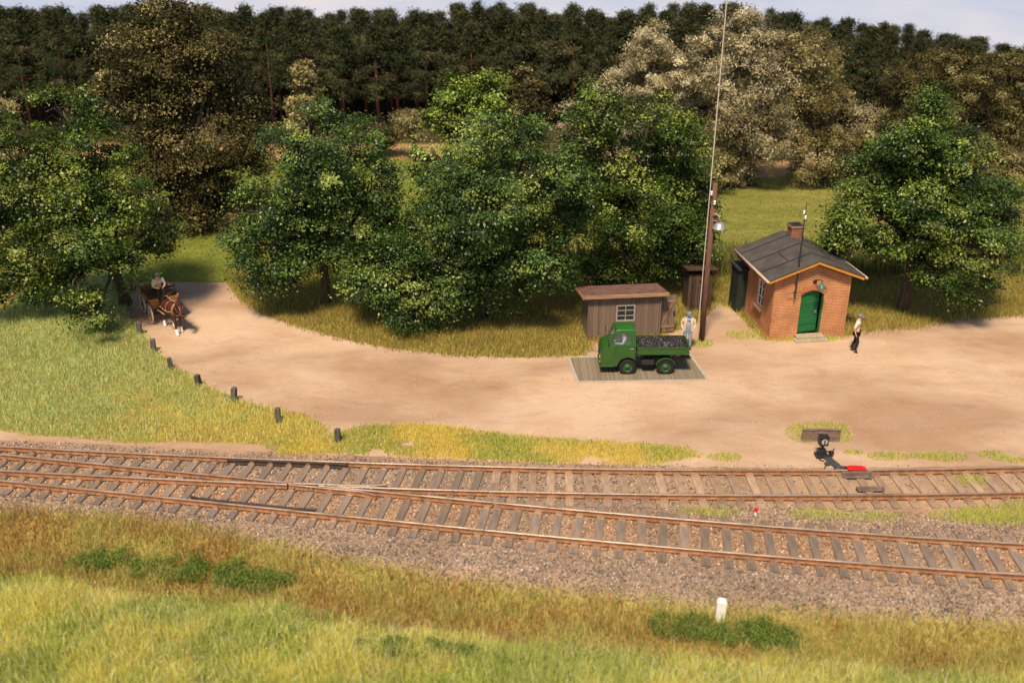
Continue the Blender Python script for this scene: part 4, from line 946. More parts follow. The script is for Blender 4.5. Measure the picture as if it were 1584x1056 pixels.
# ------------------------------------------------------------------ outhouse
oh = empty('outhouse', (8.2, 42.35, 0), R(4), 'dark wooden outhouse with a heart hole in its door behind the pole', 'outhouse')
b = MB(); b.box((.55, .5, .9), (1.1, 1.0, 1.8)); b.build('wall', 'outwood', oh, bevel=.01)
b = MB(); b.prism([(-.2, 2.05), (1.15, 1.82), (1.15, 1.90), (-.2, 2.13)], -.15, 1.3, 'x'); b.build('roof', 'outwood', oh, bevel=.01)
b = MB(); b.box((.55, -.03, .86), (.74, .04, 1.6)); b.box((.55, -.058, .3), (.7, .02, .09)); b.box((.55, -.058, 1.2), (.7, .02, .09)); d_ = b.build('door', 'outwood', oh, bevel=.006)
hp = []
for i in range(20):
    t = 2 * math.pi * i / 20; hp.append((.55 + .0052 * 16 * math.sin(t) ** 3, 1.45 + .0052 * (13 * math.cos(t) - 5 * math.cos(2*t) - 2 * math.cos(3*t) - math.cos(4*t))))
b = MB(); b.prism(hp, -.056, -.051); b.build('heart_hole', 'dark', d_)

# ------------------------------------------------------------------ pole, wire mast
pl = P(1085, 527); pole = empty('lamp_pole', (pl.x, pl.y, 0), 0, 'tall brown wooden pole carrying a yard lamp and white insulators', 'pole')
ph = PY(1110, 283, pl.y).z
b = MB(); b.tube([(0, 0, -.3), (0, 0, 3), (.02, 0, ph)], [.125, .112, .10], 14); b.build('shaft', 'pole', pole, smooth=True)
for q in ((-.14, 6.65), (.02, 6.25)):
    b = MB(); b.lathe([(0, -.08), (.045, -.08), (.06, -.03), (.03, 0), (.055, .02), (.045, .08), (0, .1)], (q[0], -.16, q[1]), n=10); b.tube([(q[0], -.16, q[1] - .1), (q[0] * .5, -.05, q[1] - .14)], .012, 5); b.build('insulator', 'porcelain', pole, smooth=True)
lz = PY(1110, 350, pl.y).z
b = MB(); b.tube([(.02, -.1, lz + .45), (.10, -.14, lz + .58), (.24, -.18, lz + .5), (.28, -.18, lz + .18)], .04, 10); b.tube([(.0, -.09, lz + .25), (.22, -.17, lz + .3)], .02, 6)
la = b.build('lamp_arm', mat('lamp_arm_paint', (.33, .22, .18), .5, .15, 5), pole, smooth=True)
b = MB(); b.lathe([(.05, lz + .22), (.12, lz + .2), (.2, lz + .13), (.22, lz + .03), (.28, lz - .02), (.28, lz - .045), (.2, lz - .01), (0, lz + .0)], (.29, -.18, 0), n=22); b.build('lamp_shade', 'silver', la, smooth=True)
b = MB(); b.lathe([(0, lz - .09), (.06, lz - .07), (.08, lz - .02), (.05, lz + .0)], (.29, -.18, 0), n=14); b.build('bulb', 'porcelain', la, smooth=True)
b = MB(); wx = P(1083, 524).x - .12
b.tube([(0, 0, 0), (.02, 0, 8), (.06, 0, 20)], [.02, .022, .024], 6); o = b.build('wire', mat('pale_wire', (.55, .47, .40), .5, .1, 3)); o.location = (pl.x - .15, pl.y + .2, 0)
tag(o, 'thin pale wire rising straight up beside the brown pole into the sky', 'wire')

# ------------------------------------------------------------------ weighbridge
wb = empty('weighbridge', (5.1, 36.1, 0), 0, 'plank decked weighbridge with pale concrete rim set in the yard', 'weighbridge')
q = [P(882, 554), P(1066, 550.5), P(1092, 587), P(895.5, 590)]; inn = [(v.x - 5.1, v.y - 36.1) for v in (q[3], q[2], q[1], q[0])]
cx = sum(a for a, _ in inn) / 4; c_ = sum(b_ for _, b_ in inn) / 4
b = MB(); b.prism(inn, -.05, .022, 'z'); b.build('deck', 'deck', wb)
out = [(cx + (a - cx) * 1 + (.13 if a > cx else -.13), c_ + (e - c_) + (.13 if e > c_ else -.13)) for a, e in inn]
i2 = [(a + (.006 if a > cx else -.006), e + (.006 if e > c_ else -.006)) for a, e in inn]
b = MB(); b.ring(out, i2, -.05, .034, 'z'); b.build('rim', 'conc', wb, bevel=.006)

# ------------------------------------------------------------------ truck
TY = 36.03; TS = .79
tk = empty('small_truck', (5.28, TY, .022), R(0), 'small green flatbed truck loaded with coal on the weighbridge', 'truck')
HWd = .70; tk.scale = (1, TS, 1)
arch = [(-.62 + .42 * math.cos(R(a)), .33 + .42 * math.sin(R(a))) for a in range(25, 166, 14)]
b = MB(); b.prism([(-1.66, .34), (-1.70, .42), (-1.73, .62), (-1.73, .92), (-1.68, 1.10), (-1.56, 1.2), (-1.36, 1.26), (-.32, 1.26), (-.32, .60), (-.24, .51)] + arch + [(-1.04, .36)], -HWd, HWd)
cab = b.build('cab', 'truck', tk, bevel=.06, seg=3, smooth=True)
# bumper lip
b = MB(); b.box((-1.46, 0, .36), (.58, 1.44, .06)); b.build('bumper', 'truck', tk, bevel=.02)
# upper cab: side frames, pillars, rear wall
for s_ in (-1, 1):
    b = MB(); y0, y1 = (s_ * HWd * .99, s_ * (HWd - .045)); t0, t1 = (s_ * HWd * .93, s_ * (HWd * .93 - .045))
    outer = [(-1.37, 1.24), (-1.12, 1.820), (-.36, 1.860), (-.32, 1.24)]; inner = [(-1.27, 1.30), (-1.06, 1.740), (-.58, 1.760), (-.56, 1.30)]
    outer = [(-1.37, 1.24), (-1.12, 1.820), (-.70, 1.850), (-.36, 1.860), (-.32, 1.24), (-.7, 1.24)]; inner = [(-1.28, 1.31), (-1.07, 1.740), (-.72, 1.760), (-.50, 1.68), (-.50, 1.44), (-.62, 1.31)]
    def pp(u, w, y): return (u, y - s_ * (w - 1.24) * .24, w)
    n = 6; vs = [pp(u, w, y) for y in (y0, y1) for pl_ in (outer, inner) for u, w in pl_]; fs = []
    for i in range(n):
        j = (i + 1) % n; fs += [(i, j, n + j, n + i), (2*n + i, 3*n + i, 3*n + j, 2*n + j), (i, 2*n + i, 2*n + j, j), (n + i, n + j, 3*n + j, 3*n + i)]
    b.add(vs, fs); dr = b.build('door', 'truck', tk, bevel=.006)
    b = MB(); ym = (y0 + y1) / 2; b.add([pp(u, w, ym) for u, w in inner] + [pp(u, w, ym - s_ * .006) for u, w in inner], [tuple(range(6)), tuple(range(11, 5, -1))] + [(i, i + 6, (i + 1) % 6 + 6, (i + 1) % 6) for i in range(6)]); b.build('side_window', 'glass', dr)
    # door seams and handle
    b = MB(); b.box((-.33 - .02, s_ * (HWd + .002), .93), (.012, .008, .58)); b.box((-1.13, s_ * (HWd + .002), .95), (.012, .008, .5)); b.box((-.74, s_ * (HWd + .002), 1.235), (.8, .008, .012)); b.build('seam', 'black', dr)
    b = MB(); b.box((-.47, s_ * (HWd + .02), 1.13), (.14, .03, .025)); b.build('handle', 'silver', dr)
b = MB(); b.add([(-1.385, -.66, 1.25), (-1.385, .66, 1.25), (-1.14, .53, 1.9), (-1.14, -.53, 1.9), (-1.37, -.56, 1.31), (-1.37, .56, 1.31), (-1.165, .48, 1.750), (-1.165, -.48, 1.750)], [(0, 1, 5, 4), (1, 2, 6, 5), (2, 3, 7, 6), (3, 0, 4, 7)])
sm = b.build('windscreen_frame', 'truck', tk); so = sm.modifiers.new('t', 'SOLIDIFY'); so.thickness = .03
b = MB(); b.add([(-1.372, -.56, 1.31), (-1.372, .56, 1.31), (-1.167, .48, 1.750), (-1.167, -.48, 1.750)], [(0, 1, 2, 3)]); ws = b.build('windscreen', 'glass', tk); so = ws.modifiers.new('t', 'SOLIDIFY'); so.thickness = .006
b = MB(); b.prism([(-1.2, 1.800), (-1.12, 1.885), (-.9, 1.915), (-.5, 1.910), (-.33, 1.870), (-.31, 1.800)], -.565, .565); b.build('cab_roof', 'trucklight', tk, bevel=.035, seg=3, smooth=True)
b = MB(); ro = [(-.66, 1.24), (.66, 1.24), (.53, 1.850), (-.53, 1.850)]; ri = [(-.42, 1.42), (.42, 1.42), (.36, 1.70), (-.36, 1.70)]; b.ring(ro, ri, -.37, -.33, 'x'); b.build('cab_rear_wall', 'truck', tk)
b = MB(); b.box((-.72, 0, .98), (.2, .9, .75)); b.box((-.9, 0, .95), (.5, .9, .14)); b.build('seat', 'black', tk, bevel=.02)
b = MB(); b.lathe([(.17 + .018 * math.cos(R(a)), .018 * math.sin(R(a))) for a in range(0, 360, 60)], (0, 0, 0), 'x', 20, closed=True); sw = b.build('steering_wheel', 'black', tk, smooth=True); sw.location = (-1.14, -.33, 1.37); sw.rotation_euler = (0, R(35), 0)
# lights
for s_ in (-1, 1):
    b = MB(); b.lathe([(0, -.03), (.06, -.028), (.09, -.01), (.1, .04)], (-1.735, s_ * .48, .72), 'x', 16); hl = b.build('headlight', 'silver', tk, smooth=True)
    b = MB(); b.lathe([(0, -.02), (.04, -.016), (.045, .02)], (-1.745, s_ * .62, .56), 'x', 10); b.build('indicator', 'orange', tk, smooth=True)
b = MB(); b.box((-1.74, 0, .75), (.02, .55, .3)); b.box((-1.75, 0, .95), (.015, .7, .03)); b.build('grille', 'black', tk, bevel=.01)
for s_ in (-1, 1):
    b = MB(); b.tube([(-1.38, s_ * .68, 1.22), (-1.45, s_ * .8, 1.3), (-1.45, s_ * .82, 1.42)], .012, 6); b.box((-1.45, s_ * .82, 1.5), (.02, .1, .17)); b.build('mirror', 'black', tk)
b = MB(); b.tube([(-1.42, -.715, 1.27), (-1.40, -.73, 1.10)], .018, 6); b.build('grab_handle', 'trucklight', tk)
# chassis
b = MB()
for s_ in (-.3, .3): b.box((.45, s_, .56), (2.6, .08, .12))
b.box((.35, 0, .47), (.6, .62, .26)); b.box((.95, 0, .42), (.22, 1.1, .14)); b.box((-.62, 0, .42), (.2, 1.1, .14)); b.box((.2, -.5, .5), (.5, .2, .22)); b.box((1.65, 0, .6), (.12, .8, .1)); b.box((0.0,0,.74),(.1,.9,.2)); b.box((1.3,0,.76),(.1,.9,.2))
b.build('chassis', 'black', tk, bevel=.01)
b = MB(); b.box((1.80, -.2, .62), (.22, .08, .08)); b.box((1.86, -.38, .66), (.1, .16, .14)); b.box((1.86, .38, .66), (.1, .16, .14)); b.tube([(1.72, -.62, .7), (1.9, -.6, .66), (1.95, -.55, .74)], .025, 6); b.build('tow_hitch', 'black', tk)
# bed
bx0, bx1, by, bz0, bz1 = -.24, 1.80, .76, .90, 1.20
b = MB(); b.box(((bx0 + bx1) / 2, 0, .91), (bx1 - bx0, by * 2, .06)); bed = b.build('bed', 'truck', tk, bevel=.008)
def panel(nm, c, d, ribs_axis):
    b = MB(); b.box(c, d)
    if ribs_axis == 'x':
        s_ = 1 if c[1] > 0 else -1
        b.box((c[0], c[1] + s_ * .028, c[2] + .13), (d[0], .03, .05)); b.box((c[0], c[1] + s_ * .028, c[2] - .12), (d[0], .03, .05))
        for xx in (c[0] - d[0] / 2 + .03, c[0] + d[0] / 2 - .03): b.box((xx, c[1] + s_ * .026, c[2]), (.05, .028, .2))
    else:
        s_ = 1 if c[0] > .5 else -1
        b.box((c[0] + s_ * .028, c[1], c[2] + .13), (.03, d[1], .05)); b.box((c[0] + s_ * .028, c[1], c[2] - .12), (.03, d[1], .05))
    return b.build(nm, 'truck', bed, bevel=.006)
panel('side_panel', ((bx0 + bx1) / 2, -by, 1.06), (bx1 - bx0, .035, .30), 'x'); panel('side_panel', ((bx0 + bx1) / 2, by, 1.06), (bx1 - bx0, .035, .30), 'x')
panel('tailgate', (bx1 + .0, 0, 1.062), (.035, by * 2 - .04, .30), 'y'); panel('front_panel', (bx0 + .0, 0, 1.062), (.035, by * 2 - .04, .30), 'y')
# rear mudguards
for s_ in (-1, 1):
    n = 14; pts = [(.915 + .40 * math.cos(R(12 + 158 * i / n)), .32 + .40 * math.sin(R(12 + 158 * i / n))) for i in range(n + 1)]; p2 = [(.915 + .375 * math.cos(R(12 + 158 * i / n)), .32 + .375 * math.sin(R(12 + 158 * i / n))) for i in range(n + 1)]
    b = MB(); y0, y1 = sorted((s_ * .52, s_ * .76)); b.prism(pts + p2[::-1], y0, y1); b.prism([p_ for p_ in pts[2:-2]] + [(.62, .58), (1.2, .58)][::1], s_ * .735, s_ * .745) if 0 else None
    b.build('mudguard', 'truck', tk, bevel=.006)
# wheels
def wheel():
    e = empty('wheel'); e.parent = tk; r = .315
    b = MB(); b.lathe([(r - .12, -.085), (r - .02, -.095), (r, -.07), (r, .07), (r - .02, .095), (r - .12, .085)], n=30, axis='y', closed=True)
    for i in range(30):
        a = 2 * math.pi * i / 30
        for s_ in (-1, 1): b.box((math.cos(a + s_ * .05) * (r + .004), s_ * .05, math.sin(a + s_ * .05) * (r + .004)), (.03, .08, .03), Matrix.Rotation(-a, 3, 'Y'))
    b.build('tyre', 'rubber', e)
    b = MB(); b.lathe([(r - .115, -.08), (r - .135, -.03), (.12, -.045), (.11, -.07), (.05, -.075), (.045, -.10), (0, -.105)], n=24, axis='y'); b.lathe([(r - .115, .08), (r - .135, .03), (0, .04)], n=24, axis='y')
    for i in range(6): a = 2 * math.pi * i / 6; b.lathe([(0, -.09), (.012, -.088), (.012, -.06)], (math.cos(a) * .08, 0, math.sin(a) * .08), 'y', 6)
    b.build('rim', 'truck', e, smooth=True)
    return e
w0 = wheel(); w0.location = (-.62, -.62, .315)
for i, (x, y) in enumerate(((.915, -.62), (-.62, .62), (.915, .62))):
    c = copy_tree(w0, tk); c.location = (x, y, .315)
    if y > 0: c.rotation_euler = (0, 0, math.pi)
# coal
n = 9000; X = RNG.uniform(bx0 + .03, bx1 - .03, n); Y = RNG.uniform(-by + .03, by - .03, n)
ex_ = np.minimum(np.minimum(X - bx0, bx1 - X) / .45, np.minimum(by - np.abs(Y), 1) / .35); Z = 1.06 + .17 * np.clip(ex_, 0, 1) ** .7 + .07 * fbm(X, Y, .5, 60)
o = stones('coal_load', X + tk.location.x, Y * TS + tk.location.y, Z + .022 + RNG.uniform(-.02, .02, n), RNG.uniform(.02, .05, n), pick([(.012, .012, .013), (.03, .024, .024), (.006, .006, .006), (.16, .13, .12)], n, [.4, .25, .27, .08]), leafmat('coal_lumps', .35, .5, 0))
tag(o, 'heap of black coal filling the bed of the green truck', 'coal', kind='stuff')

# ------------------------------------------------------------------ people
def person(label, loc, rz, pose, clothes, cap, capmat, group=None, scale=1.0, hair='mane'):
    root = empty('person', loc, rz, label, 'person', group, scale); J = dict(pose)
    e = [('pelvis', 'waist'), ('waist', 'chest'), ('chest', 'neck'), ('neck', 'head'), ('head', 'crown')]
    for s_ in 'lr':
        e += [('chest', 'sh' + s_), ('sh' + s_, 'el' + s_), ('el' + s_, 'wr' + s_), ('wr' + s_, 'pa' + s_), ('pelvis', 'hip' + s_), ('hip' + s_, 'kn' + s_), ('kn' + s_, 'an' + s_), ('an' + s_, 'toe' + s_)]
        w, p_ = Vector(J['wr' + s_]), Vector(J['pa' + s_]); d = (p_ - w).normalized(); side = d.cross(Vector((0, 1, 0)));
        if side.length < .1: side = d.cross(Vector((1, 0, 0)))
        side.normalize(); curl = d.cross(side).normalized()
        for i, L in enumerate((.062, .072, .068, .054)):
            base_ = p_ + side * (.027 - .018 * i) ; m1 = base_ + d * L * .55; m2 = m1 + (d * .75 + curl * .5).normalized() * L * .5
            J[f'f{s_}{i}a'] = tuple(m1); J[f'f{s_}{i}b'] = tuple(m2); e += [('pa' + s_, f'f{s_}{i}a'), (f'f{s_}{i}a', f'f{s_}{i}b')]
        th = w.lerp(p_, .4) + side * .045; th2 = th + (d + side * .4).normalized() * .04; J[f't{s_}a'] = tuple(th); J[f't{s_}b'] = tuple(th2); e += [('wr' + s_, f't{s_}a'), (f't{s_}a', f't{s_}b')]
    rad = dict(pelvis=.125, waist=.115, chest=.135, neck=.055, head=(.085, .095), crown=(.07, .08))
    for s_ in 'lr': rad.update({'sh' + s_: .065, 'el' + s_: .042, 'wr' + s_: .03, 'pa' + s_: (.038, .018), 'hip' + s_: .09, 'kn' + s_: .062, 'an' + s_: .042, 'toe' + s_: (.045, .03)})
    jj = {k: (v, rad.get(k, .009)) for k, v in J.items()}
    skin('body', jj, e, 'skin', root, 'pelvis')
    for nm, mt, parts, grow in clothes:
        ed = [q for q in e if q[0] in parts and q[1] in parts]; sub = {k: (J[k], tuple(x * grow + .006 for x in (rad[k] if isinstance(rad[k], tuple) else (rad[k], rad[k])))) for k in parts}
        skin(nm, sub, ed, mt, root, parts[0])
    hx, hy, hz = J['head']; cxx, cyy, czz = J['crown']; f = Vector(J['face'] if 'face' in J else (0, -1, 0))
    # face: nose, ears, eyes
    b = MB(); c = Vector((hx, hy, hz)); r_ = Vector((f.y, -f.x, 0)) * -1
    b.add([c + f * .085 + Vector((0, 0, .03)), c + f * .088 + r_ * .016 + Vector((0, 0, -.015)), c + f * .088 - r_ * .016 + Vector((0, 0, -.015)), c + f * .118 + Vector((0, 0, -.012))], [(0, 1, 3), (0, 3, 2), (1, 2, 3), (0, 2, 1)])
    for s_ in (-1, 1): b.tube([c + r_ * s_ * .082 + Vector((0, 0, .02)), c + r_ * s_ * .093 + Vector((0, 0, .0)), c + r_ * s_ * .082 + Vector((0, 0, -.03))], [.012, .018, .009], 6)
    b.build('face', 'skin', root, smooth=True)
    b = MB()
    for s_ in (-1, 1): b.box(c + f * .086 + r_ * s_ * .033 + Vector((0, 0, .022)), (.016, .016, .010))
    b.box(c + f * .088 + Vector((0, 0, -.045)), (.04, .012, .008), Matrix.Rotation(math.atan2(r_.y, r_.x), 3, 'Z')); b.build('eyes_and_mouth', 'mane', root)
    b = MB(); b.lathe([(.094, -.02), (.10, .03), (.085, .075), (.0, .09)], tuple(c - f * .012 + Vector((0, 0, .02))), n=14); hr = b.build('hair', hair, root, smooth=True)
    b = MB(); cz_ = czz - .01
    b.lathe([(.103, -.005), (.118, .035), (.112, .062), (.06, .082), (0, .085)], (c.x, c.y, cz_ - .03), n=18)
    bp_ = c + f * .10; b.lathe([(0, .004), (.075, .002), (.09, -.012), (.07, -.012), (0, -.004)], (bp_.x, bp_.y, cz_ - .03), n=16)
    b.build('cap', capmat, root, smooth=True)
    return root
stand = dict(pelvis=(0, 0, .93), waist=(0, 0, 1.12), chest=(0, 0, 1.34), neck=(0, .0, 1.50), head=(0, -.01, 1.60), crown=(0, 0, 1.68),
             shl=(-.2, 0, 1.42), shr=(.2, 0, 1.42), ell=(-.29, .03, 1.15), elr=(.29, .03, 1.15), wrl=(-.23, -.06, .95), wrr=(.23, -.06, .95), pal=(-.20, -.09, .88), par=(.20, -.09, .88),
             hipl=(-.1, 0, .88), hipr=(.1, 0, .88), knl=(-.12, -.02, .48), knr=(.12, -.02, .48), anl=(-.13, .02, .08), anr=(.13, .02, .08), toel=(-.16, -.12, .035), toer=(.16, -.12, .035), face=(0, -1, 0))
legs = ['pelvis', 'hipl', 'hipr', 'knl', 'knr', 'anl', 'anr']; shoes = lambda s_: ['an' + s_, 'toe' + s_]
m1 = P(1062, 540)
person('man in beige jacket and blue overalls behind the green truck', (m1.x, m1.y, 0), R(-8), stand,
       [('overalls', 'blue', ['pelvis', 'waist', 'chest', 'hipl', 'hipr', 'knl', 'knr', 'anl', 'anr'], 1.06), ('undershirt', 'blue', ['chest', 'shl', 'shr'], 1.06), ('sleeve', 'khaki', ['shl', 'ell', 'wrl'], 1.2), ('sleeve', 'khaki', ['shr', 'elr', 'wrr'], 1.2), ('shoe', 'blackcloth', shoes('l'), 1.15), ('shoe', 'blackcloth', shoes('r'), 1.15)], 1, 'capblue')
b = MB()   # open jacket fronts
for s_ in (-1, 1):
    b.add([(s_ * .19, -.10, 1.45), (s_ * .07, -.135, 1.44), (s_ * .10, -.16, 1.2), (s_ * .12, -.15, .9), (s_ * .21, -.06, .88), (s_ * .2, .1, .9), (s_ * .2, .12, 1.42), (s_ * .21, -.07, 1.2)], [(0, 1, 2, 7), (7, 2, 3, 4), (0, 7, 4, 5, 6)])
b.add([(-.2, .12, 1.44), (.2, .12, 1.44), (.2, .1, .9), (-.2, .1, .9), (-.19, .135, 1.2), (.19, .135, 1.2)], [(0, 1, 5, 4), (4, 5, 2, 3)])
jk = b.build('jacket', 'khaki'); jk.parent = [o for o in COL.objects if o.name.startswith('person') and o.type == 'EMPTY'][-1]; so = jk.modifiers.new('t', 'SOLIDIFY'); so.thickness = .02
m2 = P(1321, 544); walk = dict(stand)
walk.update(pelvis=(0, 0, .94), chest=(0, .02, 1.36), waist=(0, .01, 1.13), ell=(-.25, .08, 1.14), wrl=(-.22, .02, .92), pal=(-.21, -.01, .84), elr=(.25, -.02, 1.14), wrr=(.23, -.05, .93), par=(.22, -.08, .86),
            knl=(-.1, -.10, .50), anl=(-.10, -.02, .09), toel=(-.11, -.17, .035), knr=(.1, .03, .50), anr=(.1, .17, .10), toer=(.11, .03, .035), head=(0, -.03, 1.61), crown=(0, -.02, 1.69))
person('man in white shirt and black trousers walking beside the brick hut', (m2.x, m2.y, 0), R(62), walk,
       [('trousers', 'blackcloth', ['pelvis', 'hipl', 'hipr', 'knl', 'knr', 'anl', 'anr'], 1.12), ('shirt', 'shirt', ['waist', 'chest', 'shl', 'shr', 'ell', 'elr'], 1.14), ('shirt_tail', 'shirt', ['pelvis', 'waist'], 1.08), ('shoe', 'blackcloth', shoes('l'), 1.2), ('shoe', 'blackcloth', shoes('r'), 1.2)], 1, 'capgrey')
sit = dict(pelvis=(0, 0, 0), waist=(0, -.01, .2), chest=(0, -.03, .42), neck=(0, -.05, .58), head=(0, -.07, .68), crown=(0, -.06, .76),
           shl=(-.2, -.03, .5), shr=(.2, -.03, .5), ell=(-.27, -.12, .25), elr=(.27, -.12, .25), wrl=(-.14, -.33, .2), wrr=(.14, -.33, .2), pal=(-.09, -.39, .2), par=(.09, -.39, .2),
           hipl=(-.1, -.03, -.02), hipr=(.1, -.03, -.02), knl=(-.13, -.43, .02), knr=(.13, -.43, .02), anl=(-.13, -.42, -.38), anr=(.13, -.42, -.38), toel=(-.14, -.55, -.41), toer=(.14, -.55, -.41), face=(0, -1, 0))
drv = dict(sit); drv.update(anl=(-.13, -.55, -.3), anr=(.13, -.55, -.3), toel=(-.13, -.64, -.27), toer=(.13, -.64, -.27), wrl=(-.14, -.42, .24), wrr=(.14, -.42, .24), pal=(-.12, -.48, .26), par=(.12, -.48, .26))
person('driver in blue work clothes sitting inside the green truck cab', (5.28 - .74, TY - .25, 1.10), R(-90), drv,
       [('jacket', 'blue', ['chest', 'waist', 'shl', 'shr', 'ell', 'elr', 'wrl', 'wrr'], 1.14), ('trousers', 'blue', ['pelvis', 'hipl', 'hipr', 'knl', 'knr', 'anl', 'anr'], 1.1), ('shoe', 'blackcloth', shoes('l'), 1.1), ('shoe', 'blackcloth', shoes('r'), 1.1)], 1, 'capgrey', scale=.92)

# ------------------------------------------------------------------ cart, driver, horse
fw = P(236, 499); HC = R(-58)         # heading of the cart
hdx, hdy = math.cos(HC), math.sin(HC)
# local frame: +x forwards, +y left; nearest wheels are on the cart's right side (-y)
cart_o = Vector((fw.x, fw.y, 0)) - Vector((hdx, hdy, 0)) * .72 + Vector((-hdy, hdx, 0)) * .60
cart = empty('horse_cart', cart_o, HC, 'orange brown wooden four wheeled cart pulled along the dirt road', 'cart')
b = MB(); b.box((-.1, 0, .78), (2.2, 1.0, .05)); 
for s_ in (-1, 1): b.add([(-1.2, s_ * .50, .8), (1.0, s_ * .50, .8), (1.0, s_ * .64, 1.22), (-1.2, s_ * .64, 1.22), (-1.2, s_ * .535, .8), (1.0, s_ * .535, .8), (1.0, s_ * .675, 1.22), (-1.2, s_ * .675, 1.22)], [(0, 1, 2, 3), (4, 7, 6, 5), (0, 4, 5, 1), (1, 5, 6, 2), (2, 6, 7, 3), (3, 7, 4, 0)])
for xx in (-1.2, 1.0): b.add([(xx - .02, -.5, .8), (xx - .02, .5, .8), (xx - .02, .62, 1.2), (xx - .02, -.62, 1.2), (xx + .02, -.5, .8), (xx + .02, .5, .8), (xx + .02, .62, 1.2), (xx + .02, -.62, 1.2)], [(0, 1, 2, 3), (4, 7, 6, 5), (0, 4, 5, 1), (1, 5, 6, 2), (2, 6, 7, 3), (3, 7, 4, 0)])
b.build('body', 'cartwood', cart)
b = MB(); b.box((.62, 0, 1.34), (.34, 1.25, .06)); b.box((.44, 0, 1.46), (.04, 1.2, .1)); 
for s_ in (-1, 1): b.box((.62, s_ * .6, 1.26), (.4, .04, .14)); b.tube([(.42, s_ * .62, 1.3), (.42, s_ * .64, 1.62), (.8, s_ * .64, 1.55), (.85, s_ * .62, 1.3)], .018, 6)
b.build('seat', 'black', cart)
b = MB(); b.tube([(.72, -.62, .40), (.72, .62, .40)], .035, 8); b.tube([(-.78, -.62, .44), (-.78, .62, .44)], .035, 8); b.box((-.05, 0, .62), (1.7, .1, .1)); b.box((.72, 0, .6), (.12, .9, .2)); b.box((-.78, 0, .6), (.12, .9, .2)); b.build('axle', 'black', cart)
def cwheel(r):
    e = empty('wheel'); e.parent = cart
    b = MB(); b.lathe([(r - .05, -.03), (r, -.03), (r, .03), (r - .05, .03)], n=28, axis='y', closed=True); b.build('rim', 'cream', e)
    b = MB()
    for i in range(10):
        a = 2 * math.pi * i / 10; b.tube([(math.cos(a) * .05, 0, math.sin(a) * .05), (math.cos(a) * (r - .04), 0, math.sin(a) * (r - .04))], .02, 6)
    b.lathe([(0, -.09), (.05, -.08), (.075, 0), (.05, .08), (0, .09)], n=12, axis='y'); b.build('spokes', 'cartwood', e)
    return e
a_ = cwheel(.40); a_.location = (.72, -.62, .40); c_ = copy_tree(a_, cart); c_.location = (.72, .62, .40)
a_ = cwheel(.44); a_.location = (-.78, -.62, .44); c_ = copy_tree(a_, cart); c_.location = (-.78, .62, .44)
b = MB()
for s_ in (-1, 1): b.tube([(.85, s_ * .36, .66), (1.6, s_ * .40, .84), (2.5, s_ * .38, .98)], [.032, .03, .025], 8)
b.build('shaft', 'leather', cart, smooth=True)
lw = lambda x, y, z: Vector((cart_o.x + x * hdx - y * hdy, cart_o.y + x * hdy + y * hdx, z))
sp_ = lw(.62, -.08, 1.47)
person('cart driver in pale grey shirt and flat cap on the cart seat', sp_, HC + R(90), sit,
       [('shirt', 'grey_shirt', ['waist', 'chest', 'shl', 'shr', 'ell', 'elr', 'wrl', 'wrr'], 1.16), ('trousers', 'blackcloth', legs, 1.1), ('shoe', 'blackcloth', shoes('l'), 1.15), ('shoe', 'blackcloth', shoes('r'), 1.15)], 1, 'capgrey', scale=1.02)
# horse
HH = R(-50); ho = lw(2.15, .05, 0); horse = empty('horse', ho, HH, 'chestnut brown horse with white feet harnessed to the cart', 'horse', sc=.95)
J = dict(rump=((-.72, 0, 1.28), (.22, .2)), hipc=((-.48, 0, 1.30), (.27, .27)), belly=((-.05, 0, 1.18), (.30, .31)), chest=((.38, 0, 1.20), (.27, .31)), wither=((.55, 0, 1.34), (.19, .24)), n1=((.82, 0, 1.52), (.12, .19)), poll=((1.10, 0, 1.50), (.09, .12)), cheek=((1.20, 0, 1.33), (.085, .12)), nose=((1.27, 0, 1.06), (.06, .07)), lip=((1.28, 0, .98), (.05, .055)))
E_ = [('hipc', 'rump'), ('hipc', 'belly'), ('belly', 'chest'), ('chest', 'wither'), ('wither', 'n1'), ('n1', 'poll'), ('poll', 'cheek'), ('cheek', 'nose'), ('nose', 'lip')]
for s_, nm, fo, hi in ((-1, 'r', .20, -.12), (1, 'l', -.10, .15)):
    y = s_ * .16
    J.update({'sh' + nm: ((.45, y, 1.0), .13), 'kn' + nm: ((.46 + fo * .7, y, .55), .065), 'ft' + nm: ((.46 + fo * .8, y, .17), .042), 'hf' + nm: ((.52 + fo, y, .05), .062),
              'th' + nm: ((-.58 + hi * .3, y, 1.02), .16), 'st' + nm: ((-.45 + hi * .6, y, .84), .12), 'hk' + nm: ((-.74 + hi, y, .52), .058), 'hb' + nm: ((-.68 + hi * 1.2, y, .17), .042), 'hh' + nm: ((-.62 + hi * 1.3, y, .05), .062)})
    E_ += [('chest', 'sh' + nm), ('sh' + nm, 'kn' + nm), ('kn' + nm, 'ft' + nm), ('ft' + nm, 'hf' + nm), ('hipc', 'th' + nm), ('th' + nm, 'st' + nm), ('st' + nm, 'hk' + nm), ('hk' + nm, 'hb' + nm), ('hb' + nm, 'hh' + nm)]
skin('body', J, E_, 'horse', horse, 'hipc', 2)
for nm in 'rl':
    for a, c in (('ft', 'hf'), ('hb', 'hh')):
        p0, p1 = Vector(J[a + nm][0]), Vector(J[c + nm][0])
        b = MB(); b.tube([p0 + Vector((0, 0, .13)), p0, p1 + Vector((0, 0, .02)), Vector((p1.x + .01, p1.y, 0))], [.048, .058, .075, .085], 10); b.build('sock', 'white', horse, smooth=True)
b = MB()
for s_ in (-1, 1): b.tube([(1.08, s_ * .06, 1.58), (1.09, s_ * .075, 1.66), (1.12, s_ * .07, 1.72)], [.035, .03, .005], 6)
